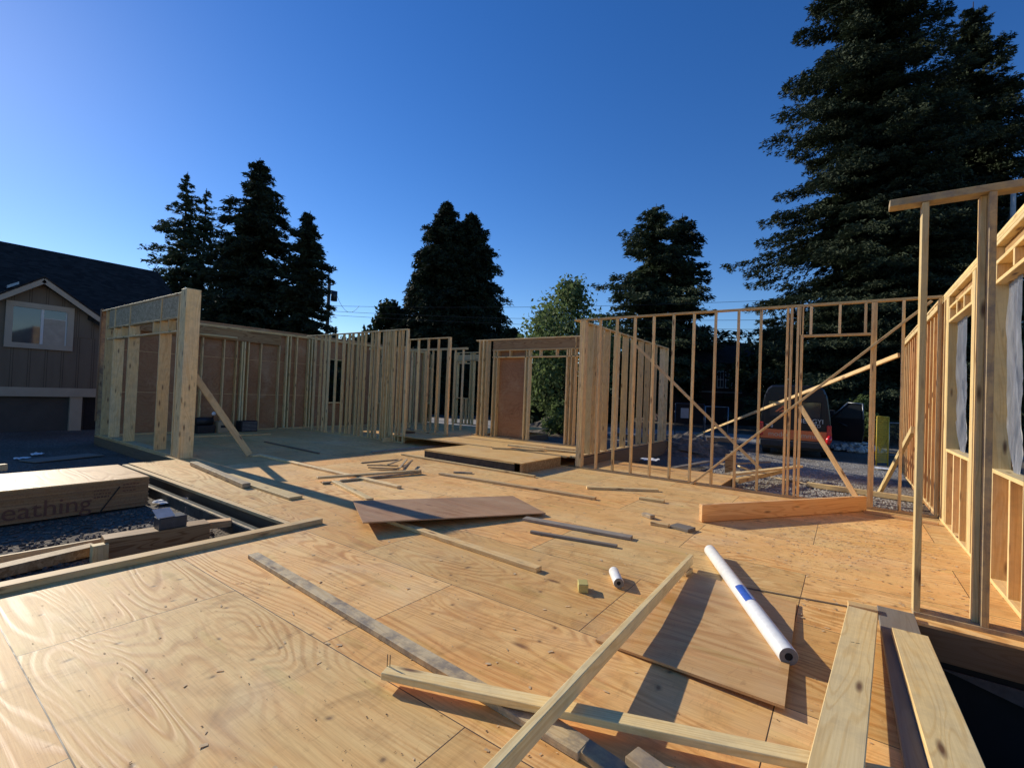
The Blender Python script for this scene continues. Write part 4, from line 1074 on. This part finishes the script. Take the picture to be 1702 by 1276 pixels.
# ------------------------------------------------------------------ van
def van():
    D = 17.0
    gl_ = at(1264, 752, GZ); c0 = atD(1320, 700, D); c0 = Vector((c0.x, c0.y, GZ))
    fw = Vector((c0.x, c0.y, 0)).normalized(); fw = Matrix.Rotation(math.radians(-3), 3, 'Z') @ fw
    rt = Vector((fw.y, -fw.x, 0))
    root = thing('van', 'black cargo van with an orange lower band and its front passenger door open', 'van', c0)
    M = Matrix((rt, fw, Z1)).transposed().to_4x4(); M.translation = c0      # local x right, y forward, z up
    PAINT = flat('van_paint', (.010, .010, .012), .35, .2, 2., .35); ORG = flat('van_orange', (.90, .20, .055), .35, .15, 3., .5)
    BUMP = flat('van_bumper', (.03, .03, .032), .6, .2); GLS = glass_mat('van_glass', (.02, .023, .026), .05)
    RED = flat('tail_light', (.62, .015, .02), .25, .1, 5., .7); TXT = flat('van_lettering', (.62, .60, .55), .5, .05); TXO = flat('van_lettering_warm', (.80, .58, .36), .5, .05)
    hw, ht, L = 1.10, 2.62, 5.6
    def sec(y, top, wid, bot=.38, tw=.80):
        pts = []
        for x, z in ((-1, bot), (-1.02, .9), (-1.0, 1.35), (-(tw+.10), top-.42), (-tw, top-.13), (-tw+.12, top-.02), (0, top), (tw-.12, top-.02), (tw, top-.13), (tw+.10, top-.42), (1.0, 1.35), (1.02, .9), (1, bot)):
            pts.append(Vector((x*wid, y, z)))
        return pts
    secs = [sec(0, ht-.06, hw*.97), sec(.12, ht, hw), sec(2.2, ht+.03, hw), sec(3.7, ht, hw), sec(4.3, ht-.35, hw*.98), sec(4.9, 1.45, hw*.96, .38, .86), sec(5.5, 1.25, hw*.92, .4, .86), sec(5.7, .95, hw*.85, .42, .86)]
    vs = [v for s_ in secs for v in s_]; m_ = 13; fs = []
    for i in range(len(secs)-1):
        for k in range(m_): fs.append((i*m_+k, i*m_+(k+1) % m_, (i+1)*m_+(k+1) % m_, (i+1)*m_+k))
    fs += [tuple(range(m_)), tuple(range((len(secs)-1)*m_, len(secs)*m_))[::-1]]
    bd = pymesh('body', vs, fs, PAINT, root, M)
    def bx(name, lo, hi, mat, par=root, bev=.01):
        lo, hi = Vector(lo), Vector(hi); d = hi-lo
        return link(name, boxmesh(d.x, d.y, d.z, bev), mat, par, M @ Matrix.Translation((lo+hi)/2))
    bx('orange_band', (-hw*.97, -.012, .62), (hw*.97, .05, .98), ORG); 
    bx('orange_side_band', (hw*.985, .06, .62), (hw*1.035, 3.6, .95), ORG); bx('orange_side_band', (-hw*1.035, .06, .62), (-hw*.985, 4.6, .95), ORG)
    bx('bumper', (-hw*.98, -.16, .36), (hw*.98, .02, .60), BUMP, bev=.03)
    for s_ in (-1, 1):
        bx('rear_door', (min(s_*.012, s_*hw*.86), -.016, .99), (max(s_*.012, s_*hw*.86), .0, 2.3), PAINT, bev=.006)
        bx('rear_window', (min(s_*.10, s_*hw*.74), -.024, 1.45), (max(s_*.10, s_*hw*.74), -.012, 2.02), GLS, bev=.02)
        bx('tail_light', (s_*hw*.96-.07, -.03, .72), (s_*hw*.96+.07, .06, 1.22), RED, bev=.02)
    bx('door_handle', (.05, -.045, 1.08), (.09, -.016, 1.3), BUMP)
    tube('red_flag_lamp', [M @ Vector((hw*.93, -.10, .56)), M @ Vector((hw*.96, -.12, .72)), M @ Vector((hw*.99, -.10, .86))], [.06, .10, .05], RED, root, 10)
    # underbody and wheels
    bx('underbody', (-hw*.9, .2, .25), (hw*.9, 5.3, .42), BUMP)
    for s_ in (-1, 1):
        for y in (1.0, 4.55):
            c1 = M @ Vector((s_*(hw-.26), y, .345)); c2 = M @ Vector((s_*(hw-.02), y, .345))
            w = tube('wheel', [c1, c2], .345, RUBBER, root, 20)
            tube('rim', [c2, c2+(c2-c1).normalized()*.012], .20, METALD, w, 14)
        bx('mud_flap', (s_*(hw-.16)-.13, .58, .12), (s_*(hw-.16)+.13, .60, .42), RUBBER)
    # logo: orange house outline on the left window, letters
    def tri(pts, mat, nm): return prism(nm, [M @ Vector((x, -.026, z)) for x, z in pts], -fw*.004, mat, root)
    tri([(-.62, 1.62), (-.36, 1.86), (-.10, 1.62), (-.17, 1.62), (-.36, 1.78), (-.55, 1.62)], ORG, 'logo'); tri([(-.50, 1.62), (-.36, 1.72), (-.22, 1.62)], ORG, 'logo')
    def tx(body, x, z, s, mat, nm='lettering'):
        T = Matrix(((1, 0, 0, x), (0, 0, 1, -.028), (0, 1, 0, z), (0, 0, 0, 1)))
        T = Matrix(((1, 0, 0, x), (0, 0, -1, -.028), (0, 1, 0, z), (0, 0, 0, 1)))
        return text_mesh(nm, body, s, mat, root, M @ T)
    tx('HENGYI', .10, 1.26, .22, TXT); tx('LTD', .52, 1.12, .16, TXT); tx('778', -.92, 1.03, .17, TXT)
    tx('moder', -.82, .72, .25, TXO); tx('mmer', .22, .72, .25, TXO)
    # open passenger door (hinged at the front right pillar)
    hinge = Vector((hw*1.0, 4.35, 0)); ang = math.radians(-62)
    DM = M @ Matrix.Translation(hinge) @ Matrix.Rotation(ang+math.pi, 4, 'Z')      # local: -y... swing plate along +x'
    DM = M @ Matrix.Translation(hinge) @ Matrix.Rotation(math.radians(-18), 4, 'Z')
    prof = [(0, .45), (1.12, .45), (1.18, .9), (1.18, 1.38), (1.14, 2.05), (.62, 2.08), (.06, 1.45), (0, 1.3)]
    dr = prism('passenger_door', [DM @ Vector((x, 0, z)) for x, z in prof], (DM.to_3x3() @ Vector((0, .07, 0))), PAINT, root)
    wn = [(.16, 1.42), (1.09, 1.42), (1.06, 1.98), (.64, 2.0)]
    prism('door_window', [DM @ Vector((x, -.012, z)) for x, z in wn], (DM.to_3x3() @ Vector((0, .01, 0))), GLS, dr)
    for a_, b_ in (((.04, 1.44), (.62, 2.07)), ((.62, 2.07), (1.13, 2.04)), ((1.13, 2.04), (1.16, 1.4))):
        tube('window_frame', [DM @ Vector((a_[0], -.02, a_[1])), DM @ Vector((b_[0], -.02, b_[1]))], .022, METALG, dr, 6)
    tube('grab_handle', [DM @ Vector((.3, -.03, 1.22)), DM @ Vector((.62, -.05, 1.1))], .03, BUMP, dr, 6)
    link('mirror', boxmesh(.2, .12, .36, .03), BUMP, dr, DM @ Matrix.Translation((-.02, .25, 1.55)))
    return root
van()
# ------------------------------------------------------------------ background bits
DRK = flat('house_dark_red', (.045, .022, .02), .85, .3, 1.5)
def far_house():
    D = 38; a, b = atD(1120, 640, D), atD(1262, 640, D); a.z = b.z = GZ
    root = thing('house', 'dark house with a white two pane window, seen through the studs', 'house', a.lerp(b, .5))
    x = (b-a).normalized(); y = Vector((-x.y, x.x, 0)); W = (b-a).length
    M = Matrix((x, y, Z1)).transposed().to_4x4(); M.translation = a
    def bx(nm, lo, hi, mat, par=root): lo, hi = Vector(lo), Vector(hi); d = hi-lo; return link(nm, boxmesh(d.x, d.y, d.z, 0), mat, par, M @ Matrix.Translation((lo+hi)/2))
    ht = atD(1200, 604, D).z-GZ
    bx('wall', (0, 0, 0), (W, 6, ht), DRK)
    prism('roof', [M @ Vector((-.5, -.6, ht-.1)), M @ Vector((W+.5, -.6, ht-.1)), M @ Vector((W+.5, 3, ht+2)), M @ Vector((-.5, 3, ht+2))], (0, 0, .12), ROOF, root)
    l1 = atD(1180, 641, D).z-GZ; bx('belt_trim', (W*.15, -.05, l1-.55), (W*.8, -.01, l1-.42), flat('pale_trim', (.20, .19, .18), .8))
    s_ = W/142
    for u0, u1 in ((1191, 1202), (1205, 1216)):
        f_ = bx('window', ((u0-1120)*s_, -.06, l1-.15), ((u1-1120)*s_, -.01, l1+1.25), WHITE)
        for k in range(2):
            for j in range(2):
                w_ = (u1-u0)*s_; x0 = (u0-1120)*s_+.05+k*(w_-.05)/2; z0 = l1-.09+j*.66
                bx('pane', (x0, -.075, z0), (x0+(w_-.15)/2, -.062, z0+.60), GLASS, f_)
far_house()
D = 30; a = atD(1486, 612, D); wv = Vector(CR); wv.z = 0
WHH = thing('house', 'sliver of a white house with a small dark window, left of the sunlit far wall', 'house', Vector((a.x, a.y, GZ)))
prism('wall', [a, a+wv*2.2, Vector((a.x, a.y, a.z-1.4))+wv*2.2, Vector((a.x, a.y, a.z-1.4))+wv*.3], Vector(CF)*.2, flat('white_siding', (.55, .55, .53), .7, .1), WHH)
prism('window', [a+wv*.1-Z1*.1-Vector(CF)*.03, a+wv*.3-Z1*.1-Vector(CF)*.03, a+wv*.3-Z1*.6-Vector(CF)*.03, a+wv*.1-Z1*.6-Vector(CF)*.03], -Vector(CF)*.02, DARK, WHH)
for k, (u0, u1, v0, D, lab) in enumerate(((1020, 1270, 640, 47, 'dark shed wall behind the fence panel'), (1395, 1600, 655, 36, 'dark shed wall behind the yellow barrier mesh'), (790, 985, 640, 44, 'dark shed wall seen through the doorway'))):
    a, b = atD(u0, v0, D), atD(u1, v0, D); z = a.z; a.z = b.z = GZ; y = Vector((-(b-a).y, (b-a).x, 0)).normalized()
    R_ = thing('shed', lab, 'shed', a.lerp(b, .5))
    prism('wall', [a, b, b+Z1*(z-GZ), a+Z1*(z-GZ)], y*.3, DRK, R_)
    prism('roof', [a+Z1*(z-GZ)-y*.4, b+Z1*(z-GZ)-y*.4, b+Z1*(z-GZ+1.1)+y*2.5, a+Z1*(z-GZ+1.1)+y*2.5], (0, 0, .1), ROOF, R_)

def mesh_fence(label, u0, u1, D, h, mat, nv, nh, frame_mat, sign=None, name='fence_panel', base=GZ, group=None):
    a, b = atD(u0, 700, D), atD(u1, 700, D); a.z = b.z = base
    root = thing(name, label, 'fence', a.lerp(b, .5), group); x = b-a
    for k in range(2):
        p = a if k == 0 else b; tube('post', [p, p+Z1*h], .022, frame_mat, root, 6)
    tube('rail', [a+Z1*h, b+Z1*h], .02, frame_mat, root, 6); tube('rail', [a+Z1*.12, b+Z1*.12], .02, frame_mat, root, 6)
    vs, fs = [], []; y = Vector((-x.y, x.x, 0)).normalized()*.004; xn = x.normalized()*.006
    for k in range(1, nv):
        p = a+x*(k/nv); i = len(vs); vs += [p-xn+Z1*.12, p+xn+Z1*.12, p+xn+Z1*h, p-xn+Z1*h]; fs.append((i, i+1, i+2, i+3))
    for k in range(1, nh):
        z = .12+(h-.12)*k/nh; i = len(vs); vs += [a+Z1*(z-.006), b+Z1*(z-.006), b+Z1*(z+.006), a+Z1*(z+.006)]; fs.append((i, i+1, i+2, i+3))
    pymesh('wire_mesh', vs, fs, mat, root)
    if sign:
        p = a+x*sign; prism('sign', [p+Z1*(h-.2)-y*6, p+xn*60+Z1*(h-.2)-y*6, p+xn*60+Z1*(h-.65)-y*6, p+Z1*(h-.65)-y*6], -y, NOTICE, root)
    return root
FB = flat('fence_black', (.015, .015, .015), .6)
mesh_fence('black mesh fence panel with a small white notice, behind the debris pile', 1122, 1170, 21, 1.75, FB, 26, 22, METALD, .18, group='mesh fence panels')
mesh_fence('plain mesh fence panel right of the one with the notice', 1172, 1210, 22, 1.65, FB, 20, 20, METALG, group='mesh fence panels')
mesh_fence('low black mesh fence by the yellow barrier', 1478, 1530, 18, 1.35, FB, 24, 18, METALG, group='mesh fence panels')
def barrier_mat():
    g = G('barrier_cloth'); o = g.coord()
    n = g.noise(o, 7., 4, .7)
    return g.bsdf(g.mix(n, (.30, .22, .02), (.62, .46, .05)), .7, None, .3, alpha=g.ramp(n, (.4, .35), (.6, .85)))
YEL = flat('barrier_yellow', (.52, .36, .03), .6, .2)
yb_ = mesh_fence('yellow plastic barrier mesh standing by the road', 1458, 1477, 15.5, 1.62, YEL, 16, 20, YEL, name='barrier_mesh')
a, b = atD(1457.5, 700, 15.52), atD(1476, 700, 15.52); a.z = b.z = GZ
prism('cloth', [a+Z1*.75, b*.35+a*.65+Z1*.45, b+Z1*.95, b+Z1*1.6, a+Z1*1.6], Vector(CF)*.006, barrier_mat(), yb_)
# rock pile
def g_rock(c, sx, sy, h, s0, s1):
    def f(rnd):
        a, q = rnd.uniform(0, 6.28), rnd.random()**.6
        return c+Vector((math.cos(a)*q*sx, math.sin(a)*q*sy, h*(1-q)*rnd.random())), rnd.uniform(s0, s1)
    return f
ROCK = flat('rock_pale', (.52, .51, .48), .85, .2, 4.)
c_ = tree_base(1425, 20.0)
stones('rocks', 170, g_rock(c_+Z1*.1, 1.0, .8, .45, .07, .16), ROCK, random.Random(3)).name = 'rock_pile'
# debris pile of timber beyond the front partition
rd = random.Random(21)
pc = at(1105, 752, GZ)
DG = 'scrap boards heaped on the gravel'
places = ['lowest on the left', 'under the leaning brace', 'at the back', 'sticking up', 'nearest the studs', 'crossing the others', 'at the far right', 'broken, in the middle', 'topmost', 'half buried', 'pointing at the van', 'lying flat', 'behind the topmost', 'short and dark', 'long and dark', 'leaning left', 'leaning right', 'by the fence']
for k, lab in enumerate(places):
    c_ = pc+Vector((rd.uniform(-1.6, 1.6), rd.uniform(-.6, 3.2), .05+rd.random()*.5)); a = rd.uniform(-.5, 1.4); L = rd.uniform(.5, 1.6)
    d = Vector((math.cos(a), math.sin(a), rd.uniform(-.15, .2)))*L
    tag(board('scrap_board', c_-d/2, c_+d/2, .12, .04, (0, 0, 1) if k % 3 == 0 else (math.sin(a), -math.cos(a), .1), (LUMD, LUMG, GREY)[k % 3]), 'scrap board of the debris heap, ' + lab, 'board', DG)
def heap(label, c, sx, sy, h, mat, seed, name='debris_heap'):
    N = 26; vs, fs = [], []
    for i in range(N):
        for j in range(N):
            a, b = i/(N-1)*2-1, j/(N-1)*2-1; q = max(0, 1-a*a-b*b)
            z = q**.7*h*(.7+.6*mnoise.noise(Vector((a*3+seed, b*3, 1)))+.25*mnoise.noise(Vector((a*11+seed, b*11, 1))))
            vs.append(c+Vector((a*sx, b*sy, max(-.02, z-.02))))
    for i in range(N-1):
        for j in range(N-1): k = i*N+j; fs.append((k, k+N, k+N+1, k+1))
    return tag(pymesh(name, vs, fs, mat), label, 'heap')
DEB = flat('debris', (.13, .11, .09), .9, .6, 7., .2, 0., .8)
heap('low heap of dark debris beyond the studs', at(1105, 752, GZ)+Vector((0, 1.2, 0)), 2.0, 2.2, .75, DEB, 3)
heap('heap of dirt and offcuts seen through the doorway', at(915, 722, GZ)+Vector((0, 1.5, 0)), 2.2, 1.8, 1.0, DEB, 7)
# timber pile and post on the gravel just beyond the partition
pb = at(1212, 797, GZ)
tag(slab('timber_post', (pb.x-.09, pb.y-.09, GZ), (pb.x+.09, pb.y+.09, GZ+.62), LVL), 'stubby square post standing behind the foot of the long brace', 'post')
GP = 'boards lying on the gravel in front of the van'
for k, (a, b, w, t, za, zb, m, lab) in enumerate((((1222, 796), (1300, 779), .15, .09, .0, .0, LUM, 'thick timber on the gravel, nearest of the pile by the stubby post'), ((1218, 786), (1330, 773), .14, .05, .12, .10, LUMY, 'top board of the pile by the stubby post'),
      ((1160, 797), (1230, 782), .12, .05, -.1, .0, LUMG, 'left board of the pile, reaching under the long brace'), ((1228, 773), (1250, 782), .12, .04, .03, -.1, LUMY, 'short pale board slanting off the pile'),
      ((1200, 770), (1278, 766), .14, .04, -.08, -.08, LUMG, 'flat grey board behind the pile by the stubby post'), ((1120, 776), (1180, 765), .14, .04, -.1, -.1, GREY, 'grey board left of the pile, seen between two studs'),
      ((1180, 803), (1205, 795), .2, .03, -.15, -.15, PAPER, 'white scrap board between two studs'))):
    plank(lab, a, b, w, t, za, zb, mat=m, name='gravel_plank', group=GP)
plank('thin long lath on the gravel right of the door opening studs', (1282, 791), (1342, 803), .07, .03, GZ+.05, GZ+.05, mat=LUMG, name='gravel_plank', group=GP)
plank('long pale timber lying across the door opening on the gravel', (1342, 801), (1545, 829), .12, .10, GZ+.12, GZ+.12, mat=LUMY, name='gravel_plank', group=GP)
crumple('white scrap on the gravel near the propping plank', at(1468, 781, GZ), .5, .4, PAPER)
crumple('white crumpled sheet at the foot of the far right wall', at(1546, 838, -.1), .25, .35, PAPER, h=.08)
crumple('pale sheet lying behind the wide stud wall', at(1080, 766, .03), .5, .6, PAPER)

# ------------------------------------------------------------------ sky and sun
SUN_AZ, SUN_EL = math.radians(180.0), math.radians(25.2)     # azimuth from +X towards +Y
w = bpy.data.worlds.new('World'); S.world = w; w.use_nodes = True
nt = w.node_tree; bg = nt.nodes['Background']
sky = nt.nodes.new('ShaderNodeTexSky'); sky.sky_type = 'NISHITA'; sky.sun_disc = False
sky.sun_elevation = SUN_EL; sky.sun_rotation = math.pi/2-SUN_AZ
sky.air_density = 1.0; sky.dust_density = .07; sky.ozone_density = 3.5; sky.altitude = 50
hs = nt.nodes.new('ShaderNodeHueSaturation'); hs.inputs['Saturation'].default_value = 1.28; hs.inputs['Hue'].default_value = .513; hs.inputs['Value'].default_value = 1.
nt.links.new(sky.outputs[0], hs.inputs['Color']); nt.links.new(hs.outputs[0], bg.inputs[0]); bg.inputs[1].default_value = .14
sd = Vector((math.cos(SUN_EL)*math.cos(SUN_AZ), math.cos(SUN_EL)*math.sin(SUN_AZ), math.sin(SUN_EL)))
sl = bpy.data.lights.new('sun', 'SUN'); sl.energy = 5.0; sl.angle = math.radians(.5); sl.color = (1, .91, .75)
so = bpy.data.objects.new('sun', sl); COL.objects.link(so); so.rotation_euler = sd.to_track_quat('Z', 'Y').to_euler(); so.location = sd*40
S.view_settings.view_transform = 'Standard'; S.view_settings.look = 'None'; S.view_settings.exposure = 0
S.cycles.max_bounces = 6; S.cycles.transparent_max_bounces = 12; S.cycles.use_denoising = True
